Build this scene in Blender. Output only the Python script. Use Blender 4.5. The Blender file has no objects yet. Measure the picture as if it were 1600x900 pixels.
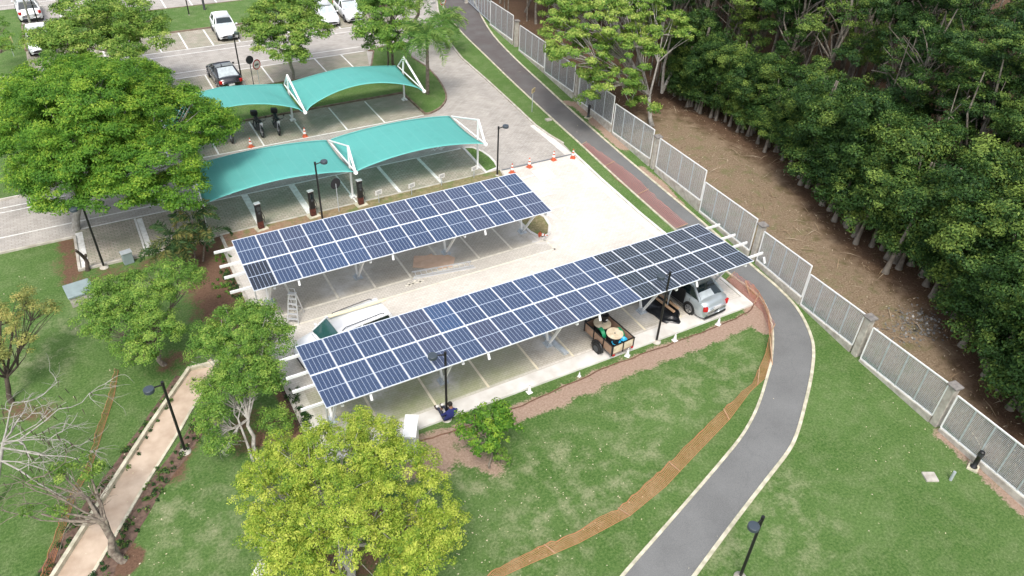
import bpy, math, random
import numpy as np
from mathutils import Vector, Matrix
R = math.radians
scene = bpy.context.scene
col = scene.collection

# ------------------------------------------------------------ camera
CAM_H = 21.564
F_PX = 1180.0
RIGHT = Vector((0.87201431, -0.48813906, 0.03621184))
UP = Vector((0.27002848, 0.54144466, 0.79619238))
FWD = Vector((0.4082593, 0.68451292, -0.60395894))
cam_data = bpy.data.cameras.new('camera')
cam = bpy.data.objects.new('camera', cam_data)
col.objects.link(cam)
m = Matrix((RIGHT, UP, -FWD)).transposed().to_4x4()
m.translation = Vector((0, 0, CAM_H))
cam.matrix_world = m
cam_data.sensor_width = 36.0
cam_data.lens = F_PX * 36.0 / 1600.0
cam_data.clip_start = 0.5
cam_data.clip_end = 3000
scene.camera = cam

# ------------------------------------------------------------ world, sun, exposure
SUN_EL, SUN_AZ = R(58), R(215)      # azimuth the light comes from, measured from +Y towards +X
world = bpy.data.worlds.new("World"); scene.world = world; world.use_nodes = True
wn = world.node_tree.nodes; wl = world.node_tree.links
wn.clear()
sky = wn.new('ShaderNodeTexSky'); sky.sky_type = 'NISHITA'; sky.sun_disc = False
sky.sun_elevation = SUN_EL; sky.sun_rotation = SUN_AZ
sky.dust_density = 3.0; sky.air_density = 1.0; sky.ozone_density = 1.0
hs = wn.new('ShaderNodeHueSaturation'); hs.inputs['Saturation'].default_value = 0.45
bg = wn.new('ShaderNodeBackground'); bg.inputs[1].default_value = 0.15
wo = wn.new('ShaderNodeOutputWorld')
wl.new(sky.outputs[0], hs.inputs['Color']); wl.new(hs.outputs[0], bg.inputs[0]); wl.new(bg.outputs[0], wo.inputs[0])
sun_d = bpy.data.lights.new('sun', 'SUN'); sun_d.energy = 1.35; sun_d.angle = R(14); sun_d.color = (1.0, 0.95, 0.88)
sun = bpy.data.objects.new('sun', sun_d); col.objects.link(sun)
sd = Vector((math.sin(SUN_AZ) * math.cos(SUN_EL), math.cos(SUN_AZ) * math.cos(SUN_EL), math.sin(SUN_EL)))
sun.rotation_euler = (-sd).to_track_quat('-Z', 'Y').to_euler()
sun.location = (0, 0, 60)
scene.view_settings.view_transform = 'Standard'
scene.view_settings.look = 'None'
scene.view_settings.exposure = 0.88
scene.view_settings.gamma = 1.0
scene.view_settings.use_curve_mapping = False

# ------------------------------------------------------------ survey helpers (photo pixel -> point on the site)
def ray(px, py):
    return RIGHT * ((px - 800) / F_PX) - UP * ((py - 450) / F_PX) + FWD
def G(px, py, z=0.0):
    d = ray(px, py); t = (CAM_H - z) / (-d.z)
    return Vector((d.x * t, d.y * t, z))
def PX(px, py, X):
    d = ray(px, py); t = X / d.x
    return Vector((X, d.y * t, CAM_H + d.z * t))
def PL(px, py, a, b):                      # vertical plane through a, b
    n = Vector((b.y - a.y, a.x - b.x, 0)); d = ray(px, py); o = Vector((0, 0, CAM_H))
    t = (a - o).dot(n) / d.dot(n)
    return o + d * t
def mpp(p):                                # metres per photo pixel at a point
    return (p - Vector((0, 0, CAM_H))).dot(FWD) / F_PX
def g2(px, py): p = G(px, py); return (p.x, p.y)

# ------------------------------------------------------------ object helpers
def tag(o, label=None, cat=None, group=None, kind=None):
    if label: o['label'] = label
    if cat: o['category'] = cat
    if group: o['group'] = group
    if kind: o['kind'] = kind
    return o
def empty(name, loc=(0, 0, 0), rz=0.0, label=None, cat=None, group=None):
    o = bpy.data.objects.new(name, None); col.objects.link(o)
    o.location = loc; o.rotation_euler = (0, 0, rz); o.empty_display_size = 0.3
    return tag(o, label, cat, group)
def kids(o): return [c for c in bpy.data.objects if c.parent == o]
def copy_tree(o, parent=None):
    c = o.copy(); col.objects.link(c)
    if parent is not None: c.parent = parent
    for ch in kids(o): copy_tree(ch, c)
    return c
def put(o, loc, rz=0.0, label=None, group=None, scale=None):
    o.location = loc; o.rotation_euler = (0, 0, rz)
    if scale: o.scale = scale if not isinstance(scale, (int, float)) else (scale,) * 3
    if label: o['label'] = label
    if group: o['group'] = group
    return o

class MB:
    def __init__(s): s.v = []; s.f = []; s.m = []; s.smooth = []
    def add(s, vs, fs, mi=0, sm=False):
        b = len(s.v); s.v += [tuple(v) for v in vs]
        for f in fs: s.f.append(tuple(i + b for i in f)); s.m.append(mi); s.smooth.append(sm)
        return s
    def box(s, c, d, rz=0, mi=0, M=None):
        x, y, z = d[0] / 2, d[1] / 2, d[2] / 2
        vs = [Vector((a * x, b * y, e * z)) for e in (-1, 1) for b in (-1, 1) for a in (-1, 1)]
        if M is not None: vs = [M @ v for v in vs]
        ca, sa = math.cos(rz), math.sin(rz)
        vs = [(c[0] + v.x * ca - v.y * sa, c[1] + v.x * sa + v.y * ca, c[2] + v.z) for v in vs]
        return s.add(vs, [(0, 2, 3, 1), (4, 5, 7, 6), (0, 1, 5, 4), (2, 6, 7, 3), (0, 4, 6, 2), (1, 3, 7, 5)], mi)
    def beam(s, p, q, w, h, mi=0, up=(0, 0, 1)):
        p, q = Vector(p), Vector(q); d = (q - p).normalized(); u = Vector(up)
        if abs(d.dot(u)) > .98: u = Vector((1, 0, 0))
        r = d.cross(u).normalized() * w / 2; t = r.cross(d).normalized() * h / 2
        vs = [a + i * r + j * t for a in (p, q) for j in (-1, 1) for i in (-1, 1)]
        return s.add(vs, [(0, 1, 3, 2), (4, 6, 7, 5), (0, 4, 5, 1), (2, 3, 7, 6), (0, 2, 6, 4), (1, 5, 7, 3)], mi)
    def tube(s, pts, rad, n=8, mi=0, cap=True, sm=True):
        pts = [Vector(p) for p in pts]
        if isinstance(rad, (int, float)): rad = [rad] * len(pts)
        b = []; u = None
        for i, p in enumerate(pts):
            d = (pts[min(i + 1, len(pts) - 1)] - pts[max(i - 1, 0)])
            d = d.normalized() if d.length > 1e-9 else Vector((0, 0, 1))
            if u is None: u = Vector((1, 0, 0)) if abs(d.x) < .8 else Vector((0, 1, 0))
            u = (u - d * u.dot(d)).normalized(); w = d.cross(u)
            b += [p + (u * math.cos(2 * math.pi * k / n) + w * math.sin(2 * math.pi * k / n)) * rad[i] for k in range(n)]
        fs = [(i * n + k, i * n + (k + 1) % n, (i + 1) * n + (k + 1) % n, (i + 1) * n + k) for i in range(len(pts) - 1) for k in range(n)]
        s.add(b, fs, mi, sm)
        if cap:
            s.add(b[:n], [tuple(range(n))[::-1]], mi); s.add(b[-n:], [tuple(range(n))], mi)
        return s
    def lathe(s, c, prof, n=16, mi=0, axis='z', sm=True):
        vs = []
        for r, h in prof:
            for k in range(n):
                a = 2 * math.pi * k / n; x, y = r * math.cos(a), r * math.sin(a)
                if axis == 'z': vs.append((c[0] + x, c[1] + y, c[2] + h))
                elif axis == 'x': vs.append((c[0] + h, c[1] + x, c[2] + y))
                else: vs.append((c[0] + x, c[1] + h, c[2] + y))
        L = len(prof)
        fs = [(i * n + k, i * n + (k + 1) % n, (i + 1) * n + (k + 1) % n, (i + 1) * n + k) for i in range(L - 1) for k in range(n)]
        s.add(vs, fs, mi, sm)
        s.add(vs[:n], [tuple(range(n))[::-1]], mi); s.add(vs[-n:], [tuple(range(n))], mi)
        return s
    def prism(s, poly, z0, z1, mi=0):
        n = len(poly)
        vs = [(x, y, z0) for x, y in poly] + [(x, y, z1) for x, y in poly]
        return s.add(vs, [tuple(range(n))[::-1], tuple(range(n, 2 * n))] + [(i, (i + 1) % n, n + (i + 1) % n, n + i) for i in range(n)], mi)
    def sheet(s, poly, z, mi=0):
        return s.add([(x, y, z) for x, y in poly], [tuple(range(len(poly)))], mi)
    def build(s, name, mats, parent=None, loc=None, bevel=0):
        me = bpy.data.meshes.new(name); me.from_pydata(s.v, [], s.f)
        for mt in (mats if isinstance(mats, (list, tuple)) else [mats]): me.materials.append(mt)
        me.polygons.foreach_set('material_index', s.m); me.polygons.foreach_set('use_smooth', s.smooth)
        me.update()
        o = bpy.data.objects.new(name, me); col.objects.link(o)
        if parent is not None: o.parent = parent
        if loc is not None: o.location = loc
        if bevel:
            b = o.modifiers.new('bevel', 'BEVEL'); b.width = bevel; b.segments = 2; b.limit_method = 'ANGLE'
        return o

# ------------------------------------------------------------ materials
def mat(name, rgb, rough=.7, metal=0, spec=.5, var=0, vscale=3, rgb2=None, bump=0, bscale=40, coat=0, objvar=0):
    mt = bpy.data.materials.new(name); mt.use_nodes = True
    nt = mt.node_tree; b = nt.nodes['Principled BSDF']
    b.inputs['Base Color'].default_value = (*rgb, 1); b.inputs['Roughness'].default_value = rough
    b.inputs['Metallic'].default_value = metal; b.inputs['Specular IOR Level'].default_value = spec
    if coat: b.inputs['Coat Weight'].default_value = coat; b.inputs['Coat Roughness'].default_value = .04
    tc = nt.nodes.new('ShaderNodeTexCoord')
    if var or rgb2:
        n = nt.nodes.new('ShaderNodeTexNoise'); n.inputs['Scale'].default_value = vscale; n.inputs['Detail'].default_value = 6
        nt.links.new(tc.outputs['Object'], n.inputs['Vector'])
        r = nt.nodes.new('ShaderNodeValToRGB'); nt.links.new(n.outputs[0], r.inputs[0])
        c2 = rgb2 if rgb2 else tuple(c * (1 - var) for c in rgb)
        c1 = rgb if rgb2 else tuple(min(1, c * (1 + var)) for c in rgb)
        r.color_ramp.elements[0].position = .35; r.color_ramp.elements[1].position = .65
        r.color_ramp.elements[0].color = (*c2, 1); r.color_ramp.elements[1].color = (*c1, 1)
        nt.links.new(r.outputs[0], b.inputs['Base Color'])
    if bump:
        n2 = nt.nodes.new('ShaderNodeTexNoise'); n2.inputs['Scale'].default_value = bscale; n2.inputs['Detail'].default_value = 4
        nt.links.new(tc.outputs['Object'], n2.inputs['Vector'])
        bp = nt.nodes.new('ShaderNodeBump'); bp.inputs['Strength'].default_value = bump; bp.inputs['Distance'].default_value = .02
        nt.links.new(n2.outputs[0], bp.inputs['Height']); nt.links.new(bp.outputs[0], b.inputs['Normal'])
    return mt

class NT:
    """small node-graph helper"""
    def __init__(s, name):
        s.m = bpy.data.materials.new(name); s.m.use_nodes = True; s.t = s.m.node_tree; s.b = s.t.nodes['Principled BSDF']
        s.tc = s.t.nodes.new('ShaderNodeTexCoord')
    def n(s, kind, **kw):
        o = s.t.nodes.new(kind)
        for k, v in kw.items():
            if k.startswith('_'): setattr(o, k[1:], v)
        return o
    def link(s, a, b): s.t.links.new(a, b)
    def noise(s, scale, detail=5, rough=.55, coord='Object', vec=None):
        o = s.t.nodes.new('ShaderNodeTexNoise'); o.inputs['Scale'].default_value = scale; o.inputs['Detail'].default_value = detail
        o.inputs['Roughness'].default_value = rough
        s.link(vec if vec is not None else s.tc.outputs[coord], o.inputs['Vector']); return o.outputs[0]
    def ramp(s, fac, stops):
        o = s.t.nodes.new('ShaderNodeValToRGB'); s.link(fac, o.inputs[0]); e = o.color_ramp.elements
        while len(e) < len(stops): e.new(.5)
        for i, (p, c) in enumerate(stops):
            e[i].position = p; e[i].color = (*c, 1) if not isinstance(c, (int, float)) else (c, c, c, 1)
        return o.outputs[0]
    def mix(s, fac, a, b, mode='MIX'):
        o = s.t.nodes.new('ShaderNodeMix'); o.data_type = 'RGBA'; o.blend_type = mode
        if isinstance(fac, (int, float)): o.inputs[0].default_value = fac
        else: s.link(fac, o.inputs[0])
        for i, x in ((6, a), (7, b)):
            if isinstance(x, tuple): o.inputs[i].default_value = (*x, 1)
            else: s.link(x, o.inputs[i])
        return o.outputs[2]
    def math(s, op, a, b=0.0, c=None):
        o = s.t.nodes.new('ShaderNodeMath'); o.operation = op
        for i, x in enumerate((a, b) if c is None else (a, b, c)):
            if isinstance(x, (int, float)): o.inputs[i].default_value = x
            else: s.link(x, o.inputs[i])
        return o.outputs[0]
    def attr(s, name):
        o = s.t.nodes.new('ShaderNodeAttribute'); o.attribute_name = name; return o.outputs['Fac']
    def bump(s, h, strength=.5, dist=.03):
        o = s.t.nodes.new('ShaderNodeBump'); o.inputs['Strength'].default_value = strength; o.inputs['Distance'].default_value = dist
        s.link(h, o.inputs['Height']); s.link(o.outputs[0], s.b.inputs['Normal'])
    def color(s, c): s.link(c, s.b.inputs['Base Color'])
    def rough(s, r): s.b.inputs['Roughness'].default_value = r; return s

def pavers(name, c_lo, c_hi, mortar, bx=.22, by=.11, tint=None, tint_amt=0, dirt=(.2, .16, .12), dirt_amt=.25, mossy=False):
    k = NT(name); k.rough(.9); k.b.inputs['Specular IOR Level'].default_value = .2
    br = k.t.nodes.new('ShaderNodeTexBrick'); k.link(k.tc.outputs['Object'], br.inputs['Vector'])
    br.inputs['Color1'].default_value = (*c_lo, 1); br.inputs['Color2'].default_value = (*c_hi, 1); br.inputs['Mortar'].default_value = (*mortar, 1)
    br.inputs['Scale'].default_value = 1; br.inputs['Brick Width'].default_value = bx; br.inputs['Row Height'].default_value = by
    br.inputs['Mortar Size'].default_value = .012; br.inputs['Mortar Smooth'].default_value = .3
    big = k.ramp(k.noise(.35, 6, .6), [(.3, .86), (.7, 1.1)])
    c = k.mix(1.0, br.outputs[0], big, 'MULTIPLY')
    spots = k.ramp(k.noise(2.3, 8, .7), [(.52, 0.0), (.72, 1.0)])
    c = k.mix(k.math('MULTIPLY', spots, dirt_amt), c, dirt)
    if mossy:
        a = k.attr('moss'); n = k.ramp(k.noise(1.1, 7, .65), [(.3, .35), (.65, 1.0)])
        c = k.mix(k.math('MULTIPLY', a, k.math('MULTIPLY', n, .75)), c, (.22, .27, .10))
        a2 = k.attr('pale'); n2 = k.ramp(k.noise(1.7, 7, .7), [(.35, 0.0), (.6, 1.0)])
        c = k.mix(k.math('MULTIPLY', a2, n2), c, (.62, .60, .56))
    if tint: c = k.mix(k.math('MULTIPLY', k.ramp(k.noise(.8, 6), [(.4, 0.0), (.65, 1.0)]), tint_amt), c, tint)
    k.color(c); k.bump(k.noise(30, 4), .25, .01)
    return k.m

M = {}
M['white'] = mat('white_paint_steel', (.80, .80, .78), .4, spec=.4, var=.06, vscale=2)
M['galv'] = mat('galvanised_steel', (.50, .54, .57), .45, metal=.35, var=.1, vscale=6)
M['alu'] = mat('aluminium', (.75, .76, .77), .35, metal=.6)
M['black'] = mat('black_paint', (.012, .012, .013), .4)
M['blackrough'] = mat('black_plastic', (.015, .015, .017), .55)
M['darkgrey'] = mat('dark_grey', (.06, .065, .07), .6)
M['lampshade'] = mat('lamp_housing_grey', (.045, .06, .075), .45)
M['concrete'] = mat('weathered_concrete', (.50, .47, .41), .9, rgb2=(.33, .30, .26), vscale=4, bump=.4)
M['concretecap'] = mat('dark_stained_concrete', (.25, .23, .21), .9, rgb2=(.14, .13, .12), vscale=6, bump=.4)
M['kerb'] = mat('kerb_concrete', (.55, .52, .46), .9, rgb2=(.38, .34, .28), vscale=2.5, bump=.3)
M['kerbdark'] = mat('kerb_dark_dirty', (.25, .19, .14), .95, rgb2=(.13, .09, .06), vscale=3, bump=.3)  # darker, browner concrete for kerbs of the wide green strips
M['kerbcream'] = mat('kerb_cream', (.62, .57, .44), .9, rgb2=(.38, .36, .26), vscale=3.5, bump=.3)
M['walkwhite'] = mat('new_white_concrete', (.70, .68, .64), .85, rgb2=(.56, .53, .48), vscale=1.5, bump=.15)
M['marking'] = mat('road_paint', (.80, .79, .76), .75, rgb2=(.62, .60, .56), vscale=5)
M['markingworn'] = mat('road_paint_worn', (.76, .72, .62), .8, rgb2=(.62, .58, .48), vscale=4)
M['rubber'] = mat('rubber', (.012, .012, .012), .8)
M['rim'] = mat('wheel_rim', (.55, .56, .58), .3, metal=.8)
M['carwhite'] = mat('car_paint_white', (.80, .81, .82), .3, coat=1)
M['carsilver'] = mat('car_paint_silver', (.45, .50, .52), .32, metal=.45, coat=1)
M['carblack'] = mat('car_paint_black', (.012, .012, .015), .25, coat=1)
M['glass'] = mat('car_glass', (.012, .022, .025), .06, spec=.8)
M['glassteal'] = mat('windscreen_tinted', (.02, .075, .075), .06, spec=.8)
M['shine'] = mat('folding_sunshade', (.45, .50, .52), .3, spec=.8, var=.12, vscale=5)
M['light'] = mat('headlamp', (.55, .58, .6), .1, spec=1)
M['red'] = mat('tail_lamp', (.45, .015, .015), .2)
M['plate'] = mat('number_plate', (.6, .6, .6), .5)
M['orange'] = mat('traffic_cone_orange', (.50, .10, .04), .5, var=.1)
M['conewhite'] = mat('cone_white_band', (.75, .74, .72), .5)
M['wood'] = mat('timber', (.46, .31, .19), .75, rgb2=(.34, .21, .12), vscale=8)
M['plywood'] = mat('plywood', (.42, .28, .20), .8, rgb2=(.30, .19, .13), vscale=4)
M['woodpale'] = mat('spool_pale_wood', (.68, .60, .45), .8, rgb2=(.52, .42, .28), vscale=5)
M['cardboard'] = mat('cardboard', (.66, .47, .34), .9, rgb2=(.58, .40, .28), vscale=3)
M['green'] = mat('green_hose', (.01, .22, .09), .45)
M['blue'] = mat('blue_tub_plastic', (.03, .42, .72), .4)
M['tarp'] = mat('black_tarpaulin', (.006, .007, .009), .28, bump=1.0, bscale=7)
M['bark'] = mat('bark_grey', (.27, .23, .18), .95, rgb2=(.13, .10, .08), vscale=9, bump=.6, bscale=20)
M['barkpale'] = mat('bark_pale', (.42, .40, .36), .95, rgb2=(.26, .24, .21), vscale=6, bump=.5, bscale=20)
M['bark_forest'] = mat('bark_forest', (.25, .22, .18), .95, rgb2=(.11, .095, .075), vscale=3, bump=.5, bscale=12)
M['barkdark'] = mat('bark_dark', (.10, .075, .055), .95, rgb2=(.05, .04, .03), vscale=9, bump=.6, bscale=20)
M['navy'] = mat('navy_cloth', (.020, .030, .15), .9, var=.3, vscale=12)
M['trousers'] = mat('dark_trousers', (.03, .035, .05), .9, var=.3, vscale=12)
M['skin'] = mat('skin', (.22, .11, .07), .6)
M['hair'] = mat('hair', (.015, .012, .01), .8)
M['shoe'] = mat('brown_boots', (.05, .03, .025), .7)
M['utility'] = mat('grey_green_box', (.24, .30, .30), .7, var=.1)
M['signback'] = mat('sign_back_black', (.02, .02, .025), .5)
M['redink'] = mat('sign_red', (.55, .03, .03), .5)
M['yellow'] = mat('sign_yellow', (.62, .50, .28), .6)
M['mud'] = mat('red_mud_splash', (.13, .035, .02), .9, rgb2=(.05, .015, .01), vscale=9)

# foliage: colour varies leaf by leaf through a stored attribute
def leafmat(name, stops, trans=.35, ovar=0.0):
    k = NT(name); k.rough(.6); k.b.inputs['Specular IOR Level'].default_value = .25
    a = k.attr('tint')
    if ovar:
        oi = k.t.nodes.new('ShaderNodeObjectInfo')
        a = k.math('ADD', a, k.math('MULTIPLY', k.math('SUBTRACT', k.math('POWER', oi.outputs['Random'], 1.6), .35), ovar))
    c = k.ramp(a, stops); k.color(c)
    tr = k.t.nodes.new('ShaderNodeBsdfTranslucent'); k.link(c, tr.inputs['Color'])
    mx = k.t.nodes.new('ShaderNodeMixShader'); mx.inputs[0].default_value = trans
    k.link(k.b.outputs[0], mx.inputs[1]); k.link(tr.outputs[0], mx.inputs[2])
    k.link(mx.outputs[0], k.t.nodes['Material Output'].inputs['Surface'])
    return k.m
L = {}
L['bright'] = leafmat('leaves_bright_green', [(0, (.05, .15, .02)), (.5, (.145, .31, .032)), (1, (.40, .54, .065))], .42)
L['lime'] = leafmat('leaves_lime_green', [(0, (.06, .15, .025)), (.5, (.19, .32, .05)), (1, (.46, .54, .13))])
L['yellow'] = leafmat('leaves_yellow_green', [(0, (.11, .22, .03)), (.4, (.34, .46, .055)), (1, (.68, .70, .14))], .4)
L['mid'] = leafmat('leaves_mid_green', [(0, (.07, .17, .03)), (.5, (.19, .35, .06)), (1, (.42, .54, .11))], .42)
L['dark'] = leafmat('leaves_dark_green', [(0, (.012, .040, .011)), (.5, (.038, .092, .024)), (1, (.18, .27, .05))], .25, .4)
L['forest'] = leafmat('leaves_forest_green', [(0, (.014, .046, .011)), (.5, (.050, .112, .022)), (1, (.22, .31, .06))], .25, .45)
L['dry'] = leafmat('leaves_dry_yellow', [(0, (.14, .17, .05)), (.5, (.36, .38, .11)), (1, (.56, .47, .16))])
L['pods'] = leafmat('dry_pods', [(0, (.05, .04, .02)), (1, (.16, .12, .06))], .1)
L['palm'] = leafmat('palm_fronds', [(0, (.06, .16, .03)), (.5, (.15, .30, .06)), (1, (.34, .44, .12))])
L['palmdark'] = leafmat('palm_fronds_dark', [(0, (.025, .06, .02)), (.5, (.06, .13, .04)), (1, (.30, .26, .08))])

# ------------------------------------------------------------ the ground
def cloud(n, fn): pass
xs = np.array([-700, -250, -100, -50, -30] + list(np.arange(-20, 50, .25)) + [52, 56, 62, 70, 80, 100, 140, 250, 700.])
ys = np.array([-400, -100, -30, -10] + list(np.arange(0, 70, .25)) + [71, 73, 76, 80, 86, 95, 110, 140, 200, 400, 900.])
XX, YY = np.meshgrid(xs, ys)
def dist_poly(pts, X, Y):
    d = np.full(X.shape, 1e9)
    for (x0, y0), (x1, y1) in zip(pts[:-1], pts[1:]):
        dx, dy = x1 - x0, y1 - y0; l2 = dx * dx + dy * dy + 1e-9
        t = np.clip(((X - x0) * dx + (Y - y0) * dy) / l2, 0, 1)
        d = np.minimum(d, np.hypot(X - x0 - t * dx, Y - y0 - t * dy))
    return d
def sm(d, r0, r1): return np.clip((r1 - d) / (r1 - r0), 0, 1)
soil = np.zeros(XX.shape); red = np.zeros(XX.shape); mulch = np.zeros(XX.shape); pale = np.zeros(XX.shape)
def pix(l): return [g2(*p) for p in l]
def spot(l, r0, r1, arr, amt=1.0):
    pts = pix(l); pts = pts if len(pts) > 1 else pts * 2
    np.maximum(arr, amt * sm(dist_poly(pts, XX, YY), r0, r1), out=arr)
# trench and earth band south of the walk
spot([(640, 710), (700, 688), (760, 666), (830, 641), (900, 611), (960, 585), (1040, 554), (1110, 528), (1172, 500), (1192, 505)], .05, .66, soil)
spot([(655, 725), (690, 712)], .2, 1.1, soil)
spot([(730, 712), (770, 726)], .1, .9, soil, .8)
spot([(1172, 470), (1196, 510)], .3, .8, soil)
spot([(1148, 440), (1185, 485)], .15, .55, soil)
spot([(660, 690), (760, 660), (860, 622), (960, 575), (1080, 533), (1165, 497)], .05, .6, soil, .85)
spot([(330, 455), (330, 405), (310, 385), (350, 490)], .5, 2.1, red, .85)
spot([(345, 372), (420, 356), (480, 338)], .5, 1.0, red)
spot([(500, 325), (600, 312), (760, 270)], .2, .6, soil, .5)
spot([(110, 400), (120, 430), (170, 430), (240, 410)], .3, 1.4, red, .55)
spot([(110, 380), (118, 440)], .3, 1.2, red, .7)
spot([(193, 875)], .5, .75, red)
spot([(255, 575), (280, 560)], .2, 1.3, red, .6)
spot([(18, 640), (60, 648)], .2, 1.2, red, .6)
spot([(390, 690), (400, 660), (430, 680)], .4, 1.6, red, .6)
spot([(270, 745), (295, 700)], .1, .8, red, .7)
spot([(500, 850), (560, 860), (600, 820)], .6, 2.0, red, .65)
spot([(365, 430), (440, 590), (488, 700)], .35, .7, red, .9)
spot([(1000, 262), (1030, 285), (1062, 318)], .1, .5, soil, .8)
spot([(885, 160), (905, 165), (940, 200), (975, 230)], .2, .7, soil, .8)
spot([(1470, 678), (1600, 800)], .1, .5, soil, .7)
spot([(1420, 620), (1440, 640)], .1, .5, soil, .55)
spot([(640, 690), (690, 680), (720, 672)], .1, .45, soil, .5)
fl = [(x, y) for x, y in pix([(727.7, 4.5), (805, 73.5), (899.5, 157.7), (1019.5, 263), (1175.7, 406), (1336.5, 557.5), (1460, 666), (1640, 825)])]
fl = [(fl[0][0] + (fl[0][0] - fl[1][0]) * 3, fl[0][1] + (fl[0][1] - fl[1][1]) * 3)] + fl
fl.append((fl[-1][0] + (fl[-1][0] - fl[-2][0]) * 6, fl[-1][1] + (fl[-1][1] - fl[-2][1]) * 6))
fy = np.array([p[1] for p in fl])[::-1]; fx = np.array([p[0] for p in fl])[::-1]
off = XX - np.interp(YY, fy, fx)
mulch = np.clip((off - .1) / .5, 0, 1)
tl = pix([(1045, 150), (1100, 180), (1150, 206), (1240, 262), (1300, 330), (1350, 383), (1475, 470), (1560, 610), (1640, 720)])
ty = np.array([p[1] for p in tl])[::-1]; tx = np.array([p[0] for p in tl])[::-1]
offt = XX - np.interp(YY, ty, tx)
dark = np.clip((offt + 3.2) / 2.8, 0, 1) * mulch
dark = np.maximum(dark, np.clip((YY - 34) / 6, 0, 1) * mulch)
for l, r in (([(880, 800), (1000, 720)], 3.0), ([(1210, 780), (1240, 830)], 2.5), ([(1000, 650), (1060, 620), (1150, 560)], 2.2), ([(100, 520), (60, 560)], 2), ([(250, 800), (330, 830)], 2.2), ([(640, 800), (900, 700)], 1.5), ([(840, 800), (830, 870)], 2.), ([(1150, 850), (1090, 880)], 1.5)):
    spot(l, 0.2, r, pale, .8)
def mgrid(name, X, Y, Z, attrs, mt):
    ny, nx = X.shape
    me = bpy.data.meshes.new(name)
    idx = np.arange(nx * ny).reshape(ny, nx)
    q = np.stack([idx[:-1, :-1], idx[:-1, 1:], idx[1:, 1:], idx[1:, :-1]], -1).reshape(-1, 4)
    me.vertices.add(nx * ny); me.loops.add(q.size); me.polygons.add(len(q))
    me.vertices.foreach_set('co', np.stack([X, Y, Z], -1).astype(np.float32).ravel())
    me.loops.foreach_set('vertex_index', q.astype(np.int32).ravel())
    me.polygons.foreach_set('loop_start', np.arange(0, q.size, 4, dtype=np.int32))
    me.polygons.foreach_set('use_smooth', np.ones(len(q), dtype=bool))
    me.update(calc_edges=True)
    for k, a in attrs.items():
        at = me.attributes.new(k, 'FLOAT', 'POINT'); at.data.foreach_set('value', a.astype(np.float32).ravel())
    me.materials.append(mt)
    o = bpy.data.objects.new(name, me); col.objects.link(o); return o
k = NT('lawn_and_earth'); k.rough(.95); k.b.inputs['Specular IOR Level'].default_value = .1
n_big = k.noise(.22, 5, .55); n_mid = k.noise(1.3, 6, .65); n_fine = k.noise(11, 6, .75); n_vf = k.noise(42, 4, .7)
grass = k.ramp(n_fine, [(.30, (.036, .085, .018)), (.5, (.090, .170, .042)), (.70, (.185, .270, .095))])
grass = k.mix(k.ramp(n_big, [(.38, 0.0), (.62, .55)]), grass, k.ramp(n_fine, [(.3, (.075, .155, .036)), (.7, (.20, .29, .105))]))
drymask = k.math('MULTIPLY', k.ramp(n_mid, [(.45, 0.0), (.66, 1.0)]), k.ramp(n_fine, [(.35, .25), (.65, 1.0)]))
palea = k.math('ADD', k.attr('pale'), .32)
grass = k.mix(k.math('MULTIPLY', drymask, k.math('MULTIPLY', palea, .95)), grass, (.35, .36, .21))
grass = k.mix(k.ramp(n_vf, [(.66, 0.0), (.82, .25)]), grass, (.28, .36, .15))
soilc = k.ramp(n_fine, [(.3, (.28, .185, .13)), (.55, (.43, .31, .24)), (.75, (.56, .44, .35))])
redc = k.ramp(n_fine, [(.3, (.11, .062, .040)), (.6, (.20, .12, .08)), (.8, (.30, .21, .14))])
floorc = k.ramp(n_fine, [(.25, (.13, .082, .050)), (.5, (.25, .185, .120)), (.75, (.44, .36, .26))])
floorc = k.mix(k.math('MULTIPLY', k.ramp(n_mid, [(.5, 0.0), (.72, .7)]), 1.0), floorc, (.13, .17, .05))
floorc = k.mix(k.ramp(k.noise(.6, 6, .6), [(.5, 0.0), (.7, .5)]), floorc, (.30, .22, .15))
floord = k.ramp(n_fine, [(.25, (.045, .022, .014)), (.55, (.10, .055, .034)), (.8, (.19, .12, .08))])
rag = k.math('ADD', k.math('MULTIPLY', k.math('SUBTRACT', n_mid, .5), 1.5), k.math('MULTIPLY', k.math('SUBTRACT', n_fine, .5), 1.1))
def edge(attr, lo=.40, hi=.68):
    v = k.math('ADD', k.attr(attr), rag)
    v = k.math('MULTIPLY', v, k.ramp(k.attr(attr), [(0.0, 0.0), (.12, 1.0)]))
    return k.ramp(v, [(lo, 0.0), (hi, 1.0)])
c = k.mix(edge('red', .4, .7), grass, redc)
c = k.mix(edge('soil', .36, .60), c, soilc)
c = k.mix(edge('mulch', .4, .6), c, floorc)
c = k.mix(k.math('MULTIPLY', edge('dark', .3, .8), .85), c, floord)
k.color(c); k.bump(k.math('ADD', n_fine, n_vf), .9, .05)
M['ground'] = k.m
ZZ = np.zeros(XX.shape)
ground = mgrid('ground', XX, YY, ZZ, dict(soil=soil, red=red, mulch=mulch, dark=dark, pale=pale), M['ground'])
tag(ground, kind='structure')

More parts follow.
